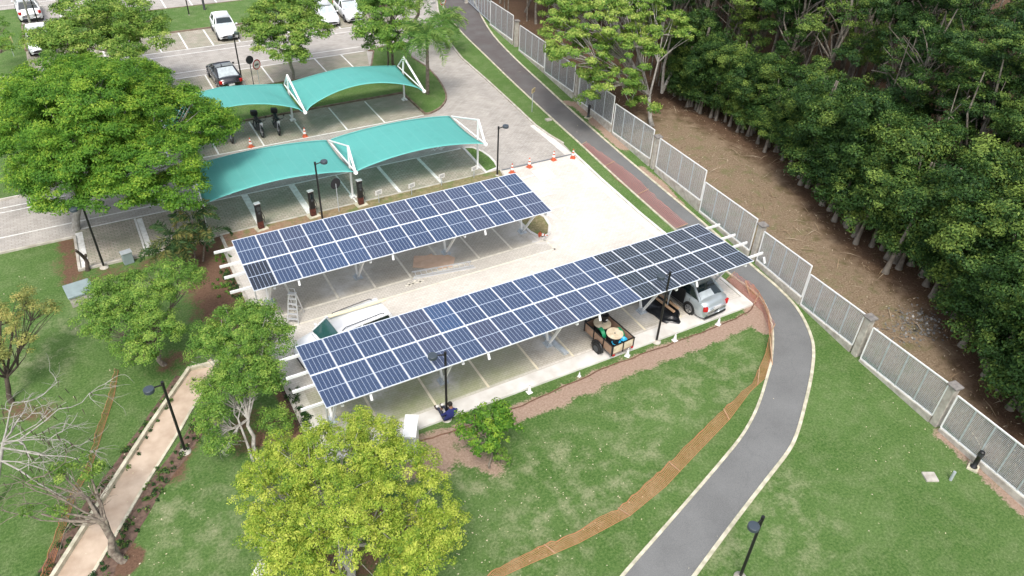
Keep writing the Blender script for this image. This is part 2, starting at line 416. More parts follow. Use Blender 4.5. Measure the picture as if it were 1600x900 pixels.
# ------------------------------------------------------------ paved areas
k = NT('asphalt_path'); k.rough(.9); k.b.inputs['Specular IOR Level'].default_value = .2
c = k.ramp(k.noise(38, 5, .85), [(.3, (.110, .112, .110)), (.7, (.225, .227, .222))])
vo = k.t.nodes.new('ShaderNodeTexVoronoi'); vo.feature = 'DISTANCE_TO_EDGE'; vo.inputs['Scale'].default_value = .32
wj = k.t.nodes.new('ShaderNodeVectorMath'); wj.operation = 'ADD'; nz = k.t.nodes.new('ShaderNodeTexNoise'); nz.inputs['Scale'].default_value = 1.2; nz.inputs['Detail'].default_value = 6
k.link(k.tc.outputs['Object'], nz.inputs['Vector']); k.link(k.tc.outputs['Object'], wj.inputs[0]); k.link(nz.outputs[1], wj.inputs[1]); k.link(wj.outputs[0], vo.inputs['Vector'])
c = k.mix(k.ramp(vo.outputs[0], [(0.0, .10), (.012, 0.0)]), c, (.05, .05, .05))
c = k.mix(1.0, c, k.ramp(k.noise(.5, 6, .6), [(.3, .85), (.7, 1.12)]), 'MULTIPLY')
sep = k.t.nodes.new('ShaderNodeSeparateXYZ'); k.link(k.tc.outputs['Object'], sep.inputs[0])
far = k.ramp(k.math('DIVIDE', k.math('SUBTRACT', sep.outputs[1], 28.0), 20.0), [(0.0, 0.0), (1.0, .85)])
c = k.mix(k.math('MULTIPLY', far, k.ramp(k.noise(.7, 6, .6), [(.3, .5), (.6, 1.0)])), c, (.105, .088, .085))
k.color(c); k.bump(k.noise(80, 3), .4, .01); M['asphalt'] = k.m
M['pave_light'] = pavers('pavers_pale_sand', (.60, .56, .50), (.68, .64, .58), (.52, .48, .42), dirt=(.36, .32, .26), dirt_amt=.3, mossy=True)
M['pave_road'] = pavers('pavers_grey_road', (.35, .325, .295), (.44, .41, .375), (.24, .22, .195), bx=.3, by=.15, dirt=(.24, .20, .17), dirt_amt=.4, tint=(.50, .46, .42), tint_amt=.4)
M['pave_stall'] = pavers('pavers_stall_mossy_joints', (.36, .315, .265), (.45, .40, .34), (.15, .165, .10), bx=.30, by=.15, dirt=(.20, .13, .09), dirt_amt=.4, tint=(.20, .22, .15), tint_amt=.55)
M['sandstone'] = mat('sandy_walkway_surface', (.54, .43, .33), .9, rgb2=(.40, .30, .22), vscale=1.6, bump=.3)

def slab(name, poly, z, mt):
    mb = MB(); mb.prism(poly, -.05, z); o = mb.build(name, mt); return tag(o, kind='structure')
def ribbon_pts(pts, w):
    P = [Vector((p[0], p[1])) for p in pts]; Lr = []; Rr = []
    for i, p in enumerate(P):
        a = (P[i] - P[i - 1]).normalized() if i else (P[1] - P[0]).normalized()
        b = (P[i + 1] - P[i]).normalized() if i < len(P) - 1 else a
        t = (a + b).normalized(); n = Vector((-t.y, t.x)); s = 1 / max(.5, n.dot(Vector((-a.y, a.x))))
        Lr.append(p + n * w / 2 * s); Rr.append(p - n * w / 2 * s)
    return Lr, Rr
def strip(mb, pts, w, z0, z1, mi=0, closed=False):
    if closed: pts = list(pts) + [pts[0]]
    Lr, Rr = ribbon_pts(pts, w)
    for i in range(len(pts) - 1):
        q = [Lr[i], Rr[i], Rr[i + 1], Lr[i + 1]]
        if z0 is None: mb.add([(p.x, p.y, z1) for p in q], [(0, 1, 2, 3)], mi)
        else:
            vs = [(p.x, p.y, z0) for p in q] + [(p.x, p.y, z1) for p in q]
            mb.add(vs, [(4, 5, 6, 7), (0, 4, 7, 3), (1, 2, 6, 5)] + ([(0, 1, 5, 4)] if i == 0 else []) + ([(2, 3, 7, 6)] if i == len(pts) - 2 else []), mi)
    return mb
def smooth_line(pts, n=4, closed=False):
    P = [Vector((p[0], p[1])) for p in pts]; out = []
    N = len(P)
    for i in range(N if closed else N - 1):
        p1, p2 = P[i], P[(i + 1) % N]
        p0 = P[i - 1] if (closed or i > 0) else p1; p3 = P[(i + 2) % N] if (closed or i < N - 2) else p2
        for j in range(n):
            t = j / n
            q = .5 * ((2 * p1) + (-p0 + p2) * t + (2 * p0 - 5 * p1 + 4 * p2 - p3) * t * t + (-p0 + 3 * p1 - 3 * p2 + p3) * t ** 3)
            out.append((q.x, q.y))
    if not closed: out.append((P[-1].x, P[-1].y))
    return out
def kerb(pts, w=.12, h=.1, mt='kerb', closed=False, name='kerb'):
    mb = MB(); strip(mb, pts, w, -.03, h, 0, closed); return tag(mb.build(name, M[mt]), kind='structure')

# lower lot (grid so that moss and stains can be stored on it)
gx = np.arange(3.4, 24.05, .3); gy = np.linspace(18.95, 34.75, 60)
gx[-1] = 24.1
GX, GY = np.meshgrid(gx, gy)
moss = np.clip(1 - np.abs(GX - 8.3) / 4.7, 0, 1) ** .35 * (GY < 22.2) * (GY > 19.05) * (GX < 12.75)
palea = np.zeros(GX.shape)
for (x, y, r) in [(3.9, 20.2, .9), (9, 20.2, .7), (14, 20.2, .6), (19, 20.2, .8), (8.4, 28.4, 1.), (7.2, 27.9, .9), (13, 28.6, .8), (17.7, 28.3, 1.2), (5.5, 19.6, .9), (6.5, 20.8, .6)]:
    palea = np.maximum(palea, np.clip(1.3 - np.hypot(GX - x, GY - y) / r, 0, 1))
tag(mgrid('parking_lot', GX, GY, np.full(GX.shape, .02), dict(moss=moss, pale=palea), M['pave_light']), kind='structure')
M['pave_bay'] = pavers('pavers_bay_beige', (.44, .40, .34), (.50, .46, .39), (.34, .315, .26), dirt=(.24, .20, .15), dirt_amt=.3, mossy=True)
M['pave_edge'] = pavers('pavers_edge_band', (.52, .485, .43), (.59, .555, .50), (.37, .34, .29), dirt=(.30, .26, .2), dirt_amt=.3)
def grid_patch(x0, x1, y0, y1, z, mt):
    a = np.arange(x0, x1 + .01, (x1 - x0) / max(2, int((x1 - x0) / .3))); b = np.linspace(y0, y1, max(2, int((y1 - y0) / .3)))
    A, B = np.meshgrid(a, b)
    ms = np.clip(1 - np.abs(A - 8.3) / 4.7, 0, 1) ** .35 * (B < 22.2) * (B > 19.05) * (A < 12.75)
    pa = np.zeros(A.shape)
    for (x, y, r) in [(3.9, 20.2, .9), (9, 20.2, .7), (14, 20.2, .6), (19, 20.2, .8), (8.4, 28.4, 1.), (7.2, 27.9, .9), (13, 28.6, .8), (17.7, 28.3, 1.2), (5.5, 19.6, .9), (6.5, 20.8, .6)]:
        pa = np.maximum(pa, np.clip(1.3 - np.hypot(A - x, B - y) / r, 0, 1))
    tag(mgrid('pavement', A, B, np.full(A.shape, z), dict(moss=ms, pale=pa), mt), kind='structure')
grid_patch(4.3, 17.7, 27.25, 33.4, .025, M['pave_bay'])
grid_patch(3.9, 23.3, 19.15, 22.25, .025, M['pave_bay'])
sheet_ = MB(); sheet_.sheet([(3.9, 26.35), (18.05, 26.35), (18.05, 27.2), (3.9, 27.2)], .025); tag(sheet_.build('pavement', M['pave_edge']), kind='structure')
slab('parking_lot_road', [(18.9, 34.75), (24.1, 34.75), (24.1, 18.9), (24.75, 34.8), (24.75, 34.9), (18.9, 34.9)][:0] or [(24.1, 18.95), (24.12, 25), (24.35, 31), (24.75, 34.7), (24.1, 34.7)], .018, M['pave_light'])
# road up to the upper right, and lanes of the upper lot
road_r = pix([(897, 242), (880, 225), (858, 212), (837, 197), (800, 162), (762, 127), (722, 92), (703, 68), (690, 40), (684, 15), (682, -10), (684, -60)])
road_poly = [(18.9, 34.76), (24.7, 34.76)] + road_r[1:] + [(30, 90), (-20, 90), (-20, 78.0), (-3.9, 78.0), (-3.9, 62), (-40, 62), (-40, 56.5), (-3.9, 56.5), (-3.9, 43.3), (-40, 42.9), (-40, 37.85), (-2.95, 37.9), (-2.95, 34.8), (18.9, 34.95)]
slab('road', road_poly, .012, M['pave_road'])
def sheet(name, poly, z, mt): mb = MB(); mb.sheet(poly, z); return tag(mb.build(name, mt), kind='structure')
# stalls: mossy pavers over the road slab
sheet('pavement', [(-2.9, 34.95), (18.9, 34.95), (18.9, 38.45), (-2.9, 38.45)], .018, M['pave_stall'])
sheet('pavement', [(-3.9, 43.7), (18.9, 43.7), (18.9, 47.7), (-3.9, 47.7)], .018, M['pave_stall'])
sheet('pavement', [(-3.9, 53.0), (18.3, 53.0), (19.4, 56.6), (-3.9, 56.6)], .018, M['pave_stall'])
sheet('pavement', [(-3.9, 62.5), (24, 62.5), (26, 66.6), (-3.9, 66.6)], .018, M['pave_stall'])
# raised green beds
def bed(name, poly, h=.09, km='kerb', kw=.12):
    mb = MB(); mb.prism(poly, -.02, h); o = mb.build(name, M['ground']); tag(o, kind='structure')
    kerb(poly, kw, h + .025, km, closed=True)
    return o
isl = pix([(664, 181), (686, 171), (697, 156), (694, 141), (682, 122), (665, 105), (645, 92), (632, 80), (612, 72), (577, 80)])
bed('green_strip', [(-3.9, 47.75), (18.75, 47.75), (18.75, 43.9)] + smooth_line(isl, 3)[1:] + [(19.9, 56.3), (18.4, 53.0), (-3.9, 53.0)], .09, 'kerbdark')
bed('green_strip', [(-3.9, 66.7), (27, 66.7), (27.5, 73), (-3.9, 73)], .09, 'kerbdark')
island_d = pix([(723.5, 232), (759.5, 271), (777.5, 263.5), (773, 254.5), (765, 246), (753.5, 238), (738.5, 232)])
bed('green_strip', island_d, .07, 'walkwhite', .14)
isf = [(17.75, 30.2), (17.75, 28.2)] + pix([(848, 375), (857.7, 366.7), (859, 354), (851, 341)]) + [(18.9, 30.2)]
isf_o = bed('green_strip', isf, .08, 'walkwhite', .14)
mbk = MB(); strip(mbk, smooth_line([(17.4, 27.35)] + pix([(862, 379), (872, 366), (873, 350), (862, 338)]) + [(19.4, 30.4)], 4), .3, None, .03); tag(mbk.build('gutter', M['walkwhite']), kind='structure')
# strip between the two lots
k = NT('dry_verge'); k.rough(.95)
c = k.ramp(k.noise(7, 6, .75), [(.3, (.12, .10, .04)), (.5, (.22, .19, .09)), (.7, (.36, .28, .17))])
sp_ = k.t.nodes.new('ShaderNodeSeparateXYZ'); k.link(k.tc.outputs['Object'], sp_.inputs[0])
west = k.ramp(k.math('DIVIDE', sp_.outputs[0], 20.0), [(.25, 1.0), (.62, 0.0)])
c = k.mix(k.math('MULTIPLY', west, k.ramp(k.noise(1.6, 6, .7), [(.35, 0.2), (.55, 1.0)])), c, k.ramp(k.noise(9, 5, .7), [(.3, (.22, .11, .07)), (.7, (.42, .25, .17))]))
c = k.mix(k.ramp(k.noise(1.1, 6, .7), [(.5, 0.0), (.62, .7)]), c, (.10, .17, .035))
k.color(c); k.bump(k.noise(20, 5), .8, .04); M['verge'] = k.m; isf_o.data.materials[0] = k.m
mb = MB(); mb.prism([(3.5, 33.5), (19.3, 33.6), (19.6, 34.85), (3.5, 34.85)], -.02, .06); tag(mb.build('verge', M['verge']), kind='structure')
kerb([(3.5, 33.5), (19.3, 33.6), (19.6, 34.85), (3.5, 34.85)], .1, .085, 'kerb', closed=True)
# kerbs
kerb(road_r[1:], .13, .1, 'kerb')
kerb([(24.75, 34.8), (24.4, 31.1), (24.15, 27.1), (24.1, 25.2), (24.05, 20.3), (23.95, 18.25)], .15, .1, 'walkwhite')
mbk = MB(); strip(mbk, [(24.35, 34.75), (24.0, 31.1), (23.75, 27.1), (23.7, 24.2)], .42, None, .026); tag(mbk.build('gutter', M['walkwhite']), kind='structure')
mbk = MB(); strip(mbk, pix([(893, 246), (858, 216), (833, 196)]), .5, None, .03); tag(mbk.build('gutter', M['walkwhite']), kind='structure')
kerb([(3.33, 33.4), (3.33, 18.4)], .14, .1, 'kerb')
slab('sidewalk', [(3.4, 18.3), (24.0, 18.22), (24.0, 18.93), (3.4, 18.93)], .09, M['walkwhite'])
kerb([(-40, 37.8), (-2.95, 37.85), (-3.0, 34.7), (.6, 34.65), (3.3, 34.9)], .12, .1, 'kerb')
kerb([(-40, 43.0), (-3.95, 43.35), (-3.95, 56.4)], .12, .1, 'kerb')
# gutter grating across the road by the cones
mbk = MB(); strip(mbk, [(19.6, 34.78), (24.7, 34.72)], .14, None, .034); tag(mbk.build('drain_channel', mat('grating', (.16, .17, .18), .6)), kind='structure')

# markings -------------------------------------------------
mk = MB()
def line(a, b, w=.1, z=.026, mb=None): strip(mb or mk, [a, b], w, None, z)
for y in (38.5,): line((-2.6, y), (18.7, y - .15))
for y in (43.75, 42.0): line((-3.9, 43.75), (18.6, 43.75)) if y > 43 else line((-12, 41.9), (3.5, 41.9))
line((-40, 39.2), (3.0, 39.35)); line((-40, 38.6), (-40.1, 38.6))
line((-40, 42.5), (-3, 42.4))
for x in (-.1, 2.9, 5.5, 8.1, 10.7, 13.25, 15.8): line((x, 38.4), (x + .03, 35.0), .34 if x in (5.5, 8.1, 13.25, 15.8) and x not in (13.25, 15.8) else (.2 if x > 11 else .1))
for x in (.1,): line((.1, 38.3), (.15, 35.0), .26)
line((-2.75, 38.2), (-2.75, 34.8), .32)
for x in (0, 2.6, 5.3, 8.0, 10.65, 13.3, 15.85): line((x, 47.5), (x, 43.8))
for y in (56.65, 57.7, 61.4, 62.4): line((-3.9, y), (19.2 if y < 60 else 24, y), .11)
line((-40, 56.9), (-3.9, 57.0)); line((-40, 57.8), (-3.9, 57.8))
for x in (-.8, 1.8, 4.4, 7.1, 11.15, 15.2, 17.3): line((x, 56.6), (x, 53.1), .11)
line((9.2, 56.6), (9.2, 53.1), .11)
for x in (-.8, 1.2, 3.2, 5.1, 7.0, 8.95, 11.0, 13.0, 15.1, 17.2, 19.3, 21.3): line((x, 66.5), (x, 62.5), .12)
for x in (-1, 1.0, 3.1, 5.2, 7.2, 9.4, 11.5, 13.6, 15.7): line((x, 78.0), (x, 73.1), .13)
line((-3.9, 78.0), (20, 78.0), .12); line((-20, 79.2), (20, 79.2), .12)
# bike / arrow symbols on the lane
for cx, cy in ((17.4, 38.9), (9.6, 39.0), (4.6, 38.9)):
    for a, b in (((-.45, 0), (.45, 0)), ((-.25, -.14), (-.25, .14)), ((.25, -.16), (.25, .16)), ((-.1, 0), (.15, .2)), ((.0, 0), (.2, -.2))):
        line((cx + a[0], cy + a[1]), (cx + b[0], cy + b[1]), .09)
tag(mk.build('painted_markings', M['marking']), kind='structure')
mk = MB(); zL = .034
for x in (5.2, 7.05, 8.85, 10.65, 12.5, 14.3, 16.15): line((x, 33.0), (x, 27.2), .1, zL, mk)
line((3.9, 27.2), (18.1, 27.2), .12, zL, mk); line((3.9, 26.3), (18.15, 26.3), .11, zL, mk); line((18.1, 27.25), (18.1, 26.25), .11, zL, mk)
for a, b in (((-.45, 0), (.5, 0)), ((-.25, -.16), (-.25, .16)), ((.3, -.16), (.3, .16)), ((-.1, 0), (.15, .2))):
    line((10.6 + a[0], 26.78 + a[1]), (10.6 + b[0], 26.78 + b[1]), .1, zL + .003, mk)
tag(mk.build('painted_markings', M['markingworn']), kind='structure')
mk = MB()
line((3.5, 22.3), (23.5, 22.3), .13, zL, mk)
for x in (8.2, 10.5, 12.8, 14.55, 16.6, 18.35, 20.4, 5.9): line((x, 22.2), (x, 19.05), .1, zL + .003, mk)
tag(mk.build('painted_markings', mat('road_paint_stained', (.72, .66, .50), .85, rgb2=(.58, .52, .38), vscale=3)), kind='structure')
mk = MB()
q = pix([(830, 268), (854, 261), (869, 277), (845, 284)]); mk.sheet(q, zL)
for y0, x0, x1 in ((277, 815, 834), (296, 829, 850), (306, 842, 862), (324, 860, 882)):
    line(g2(x0, y0 + 3), g2(x1, y0 - 3), .16, zL, mk)
tag(mk.build('painted_markings', M['marking']), kind='structure')

# asphalt path with cream edging -----------------------------
pl_ = smooth_line(pix([(672, -40), (690, 5), (715, 43.5), (760, 88.5), (805, 132), (867.5, 190), (905, 224), (960, 275), (1052, 357), (1105, 402), (1150, 436), (1180, 458), (1198, 483), (1207, 520), (1205, 562), (1200, 584), (1185, 632), (1165, 672), (1135, 712), (1045, 817), (975, 897), (930, 955)]), 4)
pr_ = smooth_line(pix([(690, -60), (728, -20), (762, 43), (800, 87), (857, 140), (895, 175), (952, 225), (1007, 272), (1050, 308), (1100, 350), (1179, 419), (1214, 449), (1245, 482), (1265, 520), (1271, 550), (1267, 590), (1257, 635), (1246, 675), (1232, 705), (1200, 747), (1150, 812), (1087, 897), (1045, 955)]), 4)
slab('path', pl_ + pr_[::-1], .02, M['asphalt'])
kerb(pl_, .11, .05, 'kerbcream'); kerb(pr_, .13, .05, 'kerbcream')
# left sandy walkway
wl_ = pix([(312, 576), (297, 579), (231, 675), (160, 785), (60, 943)]); wr_ = pix([(345, 560), (335, 590), (300, 640), (282, 672), (225, 762), (175, 847), (118, 943)])
slab('walkway', [g2(330, 560)] + wl_ + wr_[::-1][:-1], .03, M['sandstone'])
kerb([g2(345, 568)] + wl_, .13, .2, 'kerbcream', name='kerb'); kerb(wr_[1:], .1, .06, 'kerbcream')
slab('walkway', pix([(405, 877), (428, 884), (415, 915), (385, 915)]), .05, M['walkwhite'])
# trench beside the sidewalk
tr = smooth_line(pix([(650, 693), (700, 676), (760, 655), (830, 628), (900, 596), (950, 573), (1000, 555), (1070, 530), (1130, 507), (1168, 488), (1180, 472)]), 5)
rnd = random.Random(5)
tr = [(x + rnd.uniform(-.03, .03), y + rnd.uniform(-.04, .04)) for x, y in tr]
mbk = MB(); strip(mbk, tr, .07, None, .012); tag(mbk.build('trench', mat('dug_earth', (.11, .055, .035), .95, rgb2=(.20, .11, .07), vscale=5)), kind='structure')

# ============================================================ solar carports
k = NT('solar_cells'); k.b.inputs['Roughness'].default_value = .16; k.b.inputs['IOR'].default_value = 1.5
k.b.inputs['Coat Weight'].default_value = .6; k.b.inputs['Coat Roughness'].default_value = .04
sep = k.t.nodes.new('ShaderNodeSeparateXYZ'); k.link(k.tc.outputs['Object'], sep.inputs[0])
X_, Y_ = sep.outputs[0], sep.outputs[1]
PW, PH = 1.004, 1.824
def linemask(coord, off, period, half):      # 1 on the line
    v = k.math('FRACT', k.math('DIVIDE', k.math('ADD', coord, off), period))
    v = k.math('ABSOLUTE', k.math('SUBTRACT', v, .5))
    return k.math('GREATER_THAN', v, .5 - half / period)
cw = (PW - .05) / 6
m1 = linemask(X_, PW / 2 - .025, cw, .0052)
m2 = linemask(Y_, PH / 2 - .025 + 0.0, (PH - .05) / 2, .016)
m3 = linemask(Y_, 0, .0733, .0045)
m4 = linemask(X_, 0, cw / 4, .002)
oi = k.t.nodes.new('ShaderNodeObjectInfo')
base = k.ramp(oi.outputs['Random'], [(0, (.020, .040, .098)), (.4, (.026, .049, .108)), (.75, (.038, .046, .088)), (1, (.020, .060, .150))])
cellv = k.ramp(k.noise(9, 3), [(.3, .85), (.7, 1.2)])
base = k.mix(1.0, base, cellv, 'MULTIPLY')
base = k.mix(k.math('MULTIPLY', m3, .55), base, (.16, .20, .28))
base = k.mix(k.math('MULTIPLY', m4, .25), base, (.16, .20, .28))
base = k.mix(k.math('MAXIMUM', m1, m2), base, (.46, .53, .64))
k.color(base); M['cells'] = k.m
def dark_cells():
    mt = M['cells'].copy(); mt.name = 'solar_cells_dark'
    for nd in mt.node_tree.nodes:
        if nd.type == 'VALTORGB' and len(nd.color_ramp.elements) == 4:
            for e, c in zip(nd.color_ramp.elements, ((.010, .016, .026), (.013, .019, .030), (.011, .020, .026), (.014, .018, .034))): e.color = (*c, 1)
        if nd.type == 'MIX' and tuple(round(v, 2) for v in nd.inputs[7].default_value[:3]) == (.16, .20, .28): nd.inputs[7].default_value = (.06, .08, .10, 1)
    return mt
def panel_mesh():
    mb = MB(); f = .012; t = .035
    mb.box((0, 0, 0), (PW - 2 * f, PH - 2 * f, t - .012), mi=0)
    for s in (-1, 1):
        mb.box((s * (PW / 2 - f / 2), 0, 0), (f, PH, t), mi=1); mb.box((0, s * (PH / 2 - f / 2), 0), (PW - 2 * f, f, t), mi=1)
    return mb
def carport(o, tilt, ncol, label, px_ext_l, px_ext_r, legs_x, leg_y, is_dark):
    root = empty('solar_carport', (o[0], o[1], 0), 0, label, 'carport')
    O = Vector((0, 0, o[2])); c, s = math.cos(tilt), math.sin(tilt)
    P = lambda x, y, dz=0: O + Vector((x, y * c - dz * s, y * s + dz * c))
    first = None
    for j in range(2):
        for i in range(ncol):
            loc = P(.51 + i * 1.02, .92 + j * 1.84)
            kd = bool(is_dark(i, j))
            if first is None: first = {}
            if kd not in first:
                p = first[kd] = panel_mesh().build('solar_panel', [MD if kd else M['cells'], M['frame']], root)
            else:
                p = first[kd].copy(); col.objects.link(p); p.parent = root
            p.location = loc; p.rotation_euler = (tilt + random.uniform(-.002, .002), random.uniform(-.002, .002), 0)
    W = ncol * 1.02
    for y in (.42, 1.42, 2.2, 3.25):         # four purlins that run past the panels
        mb = MB(); mb.beam(P(-px_ext_l, y, -.09), P(W + px_ext_r, y, -.09), .065, .11); mb.build('purlin', M['white'], root)
    for lx in legs_x:
        x = lx - o[0]; b = Vector((x, leg_y - o[1], .03))
        mb = MB(); mb.beam(P(x, .12, -.22), P(x, 3.5, -.22), .10, .11); mb.build('rafter', M['white'], root)
        for yy in (.75, 2.9):
            mb = MB(); mb.beam(b + Vector((0, (-.06 if yy < 1.5 else .06), .1)), P(x, yy, -.26), .09, .09); mb.build('leg', M['white'], root)
        mb = MB(); mb.box((b.x, b.y, .05), (.38, .38, .05)); mb.box((b.x, b.y, .13), (.2, .3, .12)); mb.build('base_plate', M['galv'], root)
    # drop brackets under the front edge
    for lx in legs_x[:]:
        x = lx - o[0] + 1.0
        mb = MB(); mb.beam(P(x, .1, -.05), P(x, -.02, -.32), .09, .04); mb.build('bracket', M['white'], root)
    mb = MB(); mb.tube([P(.1, .5, -.12), Vector((.25, 1.2, .2)), Vector((.3, 1.4, .03))], .03, 6); mb.build('drain_pipe', M['white'], root)
    return root
MD = dark_cells(); M['frame'] = mat('panel_frame', (.82, .83, .84), .35, metal=.1)
random.seed(4)
carport((3.34, 26.087, 2.506), R(4.39), 14, 'shorter white-framed solar carport behind, its panel roof rising away from the viewer', .85, .15, (17.4, 13.0, 8.4, 4.2), 28.4, lambda i, j: i == 0 and j == 0)  # dark corner panel: tree reflection put into its cell colour
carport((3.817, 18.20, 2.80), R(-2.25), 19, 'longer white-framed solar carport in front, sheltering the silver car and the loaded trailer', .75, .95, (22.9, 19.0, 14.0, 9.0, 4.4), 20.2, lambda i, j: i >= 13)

# ============================================================ shade canopies
k = NT('teal_shade_fabric'); k.rough(.65)
k.b.inputs['Specular IOR Level'].default_value = .3
cc = k.mix(k.ramp(k.noise(90, 2), [(.4, 0.0), (.6, 1.0)]), (.15, .53, .49), (.19, .60, .55))
wv = k.t.nodes.new('ShaderNodeTexWave'); wv.bands_direction = 'X'; wv.inputs['Scale'].default_value = .45; wv.inputs['Distortion'].default_value = 1.2
k.link(k.tc.outputs['Object'], wv.inputs['Vector'])
cc = k.mix(k.math('MULTIPLY', k.ramp(wv.outputs[0], [(.95, 0.0), (1.0, .18)]), 1.0), cc, (.30, .66, .62))
cc = k.mix(k.ramp(k.noise(.9, 7, .65), [(.5, 0.0), (.75, .3)]), cc, (.12, .42, .38))
k.color(cc)
tr = k.t.nodes.new('ShaderNodeBsdfTranslucent'); k.link(cc, tr.inputs['Color'])
mx = k.t.nodes.new('ShaderNodeMixShader'); mx.inputs[0].default_value = .42
k.link(k.b.outputs[0], mx.inputs[1]); k.link(tr.outputs[0], mx.inputs[2]); k.link(mx.outputs[0], k.t.nodes['Material Output'].inputs['Surface'])
M['teal'] = k.m
M['hem'] = mat('teal_hem', (.16, .55, .50), .6)
def sail(B0, F0, B1, F1, A, sagf, sagb, creases, root):
    NU, NV = 36, 16; vs = []
    for i in range(NU + 1):
        u = i / NU; s = math.sin(math.pi * u)
        b = B0.lerp(B1, u); f = F0.lerp(F1, u)
        b = b + Vector((0, -sagb * s, 0)); f = f + Vector((0, sagf * s ** .85, 0))
        for j in range(NV + 1):
            v = j / NV; p = b.lerp(f, v)
            arch = A * (s ** .8)
            if creases:                          # ridge lines from the front corners to the back centre
                w = abs(2 * u - 1); e = 1.06 * v ** .8
                tent = 1 - max(0.0, (w - e)) / max(.12, 1.0 - min(e, .88))
                arch = A * (.55 * s ** .8 + .45 * max(0, min(1, tent)) * (s ** .35)) + .42 * s ** .8 * v
            p = p + Vector((0, 0, arch - .16 * math.sin(math.pi * v) * (1 - s) ))
            vs.append(p)
    fs = [(i * (NV + 1) + j, (i + 1) * (NV + 1) + j, (i + 1) * (NV + 1) + j + 1, i * (NV + 1) + j + 1) for i in range(NU) for j in range(NV)]
    mb = MB(); mb.add(vs, fs, 0, True)
    o = mb.build('canopy_sail', M['teal'], root)
    sol = o.modifiers.new('thickness', 'SOLIDIFY'); sol.thickness = .012
    # white edge cable/hem
    for jj in (NV, 0):
        hm = MB(); hm.tube([vs[i * (NV + 1) + jj] for i in range(NU + 1)], .022, 5); hm.build('hem_cable', M['hem'], o)
def frame(x, y, tip_b, tip_f, apex, root, y0):
    o = Vector((0, y0, 0))
    P = lambda yy, zz: Vector((x, yy, zz)) - o
    base = P(y, .04)
    mb = MB(); mb.tube([base, P(y, tip_f[1] + .1), P(apex[0], apex[1])], .065, 10); mb.build('post', M['white'], root)
    mb = MB(); mb.box((base.x, base.y, .05), (.34, .34, .05)); mb.box((base.x, base.y, .1), (.12, .34, .12)); mb.build('base_plate', M['white'], root)
    mb = MB(); mb.tube([P(apex[0], apex[1]), P(tip_f[0], tip_f[1])], .07, 10); mb.build('boom', M['white'], root)
    mb = MB(); mb.tube([P(apex[0], apex[1]), P(tip_b[0], tip_b[1])], .05, 8); mb.build('strut', M['white'], root)
    mb = MB(); mb.tube([P(tip_b[0], tip_b[1]), P(tip_f[0], tip_f[1])], .045, 8); mb.build('rail', M['white'], root)
    mb = MB(); mb.tube([P(tip_f[0] - .1, tip_f[1]), P(tip_f[0] + .03, tip_f[1] - .08)], .11, 10); mb.build('end_cap', M['white'], root)
def canopy(xs_, y, tb, tf, ap, label, creases, A, sagf, sagb):
    root = empty('shade_canopy', (0, y, 0), 0, label, 'canopy')
    for x in xs_: frame(x, y, tb, tf, ap, root, y)
    for a, b in zip(xs_[:-1], xs_[1:]):
        g = .12
        sail(Vector((a + g, tb[0] - y, tb[1] + .02)), Vector((a + g, tf[0] - y, tf[1] + .02)), Vector((b - g, tb[0] - y, tb[1] + .02)), Vector((b - g, tf[0] - y, tf[1] + .02)), A, sagf, sagb, creases, root)
canopy((2.75, 10.6, 18.42), 46.6, (47.5, 2.12), (43.15, 2.02), (46.35, 3.15), 'farther teal shade canopy above the row of parked motorcycles', True, .46, .45, .05)
canopy((2.95, 10.75, 18.5), 35.65, (39.2, 1.85), (34.75, 2.02), (35.6, 3.12), 'nearer teal shade canopy over the stalls with the black charging posts', False, .36, .15, .15)

# ============================================================ perimeter fence
fence = empty('perimeter_fence', G(1175.7, 406), 0, 'long white steel mesh fence with concrete pillars along the asphalt path', 'fence')
FO = G(1175.7, 406)
pil = [((727.7, 5.5), (731, -39)), ((805, 73.5), (808, 28)), ((899.5, 158.5), (902, 111.5)), ((1019.5, 264.5), (1029, 208)), ((1176.5, 408), (1190, 348)), ((1336.5, 557.5), (1359, 497)), ((1461, 667), (1489, 606)), ((1640, 827), (1680, 760))]
pb = [G(*a) for a, b in pil]
for (a, b), p in zip(pil, pb):
    top = min(2.25, max(1.85, PL(b[0], b[1], p, p + Vector((1, .0, 0)) * 1).z)) if False else 2.05
    d = (pb[1] - pb[0]).normalized()
    rz = math.atan2(-d.x, d.y) * -1
    ang = math.atan2(d.y, d.x)
    mb = MB(); q = p - FO; q = q + Vector((.12, .1, 0))
    mb.box((q.x, q.y, top / 2), (.30, .30, top), rz=ang); mb.build('pillar', M['concrete'], fence, bevel=.015)
    mb = MB(); mb.box((q.x, q.y, top + .04), (.44, .42, .08), rz=ang); mb.build('pillar_cap', M['concretecap'], fence, bevel=.01)
pan = [((769.7, 3.7), (766, 37.5), (805.7, 27), (801, 63), 1), ((810, 37.5), (811, 78.7), (848.5, 63), (850, 105.7), 2), ((851.5, 72), (850.7, 111.7), (899, 101.8), (896, 144), 2),
       ((907.7, 115), (903, 156), (960, 149.5), (955.7, 193.7), 3), ((961.7, 161.5), (957, 205.7), (1025.5, 205), (1015.7, 248), 3),
       ((1032, 216.5), (1024.7, 260), (1103.5, 266), (1094.5, 313), 4), ((1102.7, 284.7), (1093, 329), (1187, 345), (1171, 391), 4),
       ((1193, 360.5), (1182.5, 405.5), (1268, 415), (1252.5, 464), 5), ((1267, 429), (1251, 475), (1352, 491), (1332, 539), 5),
       ((1363.5, 511), (1344.7, 560), (1484, 600), (1457, 649), 6), ((1495.6, 617.5), (1470, 667.5), (1640, 729), (1622, 794), 7)]
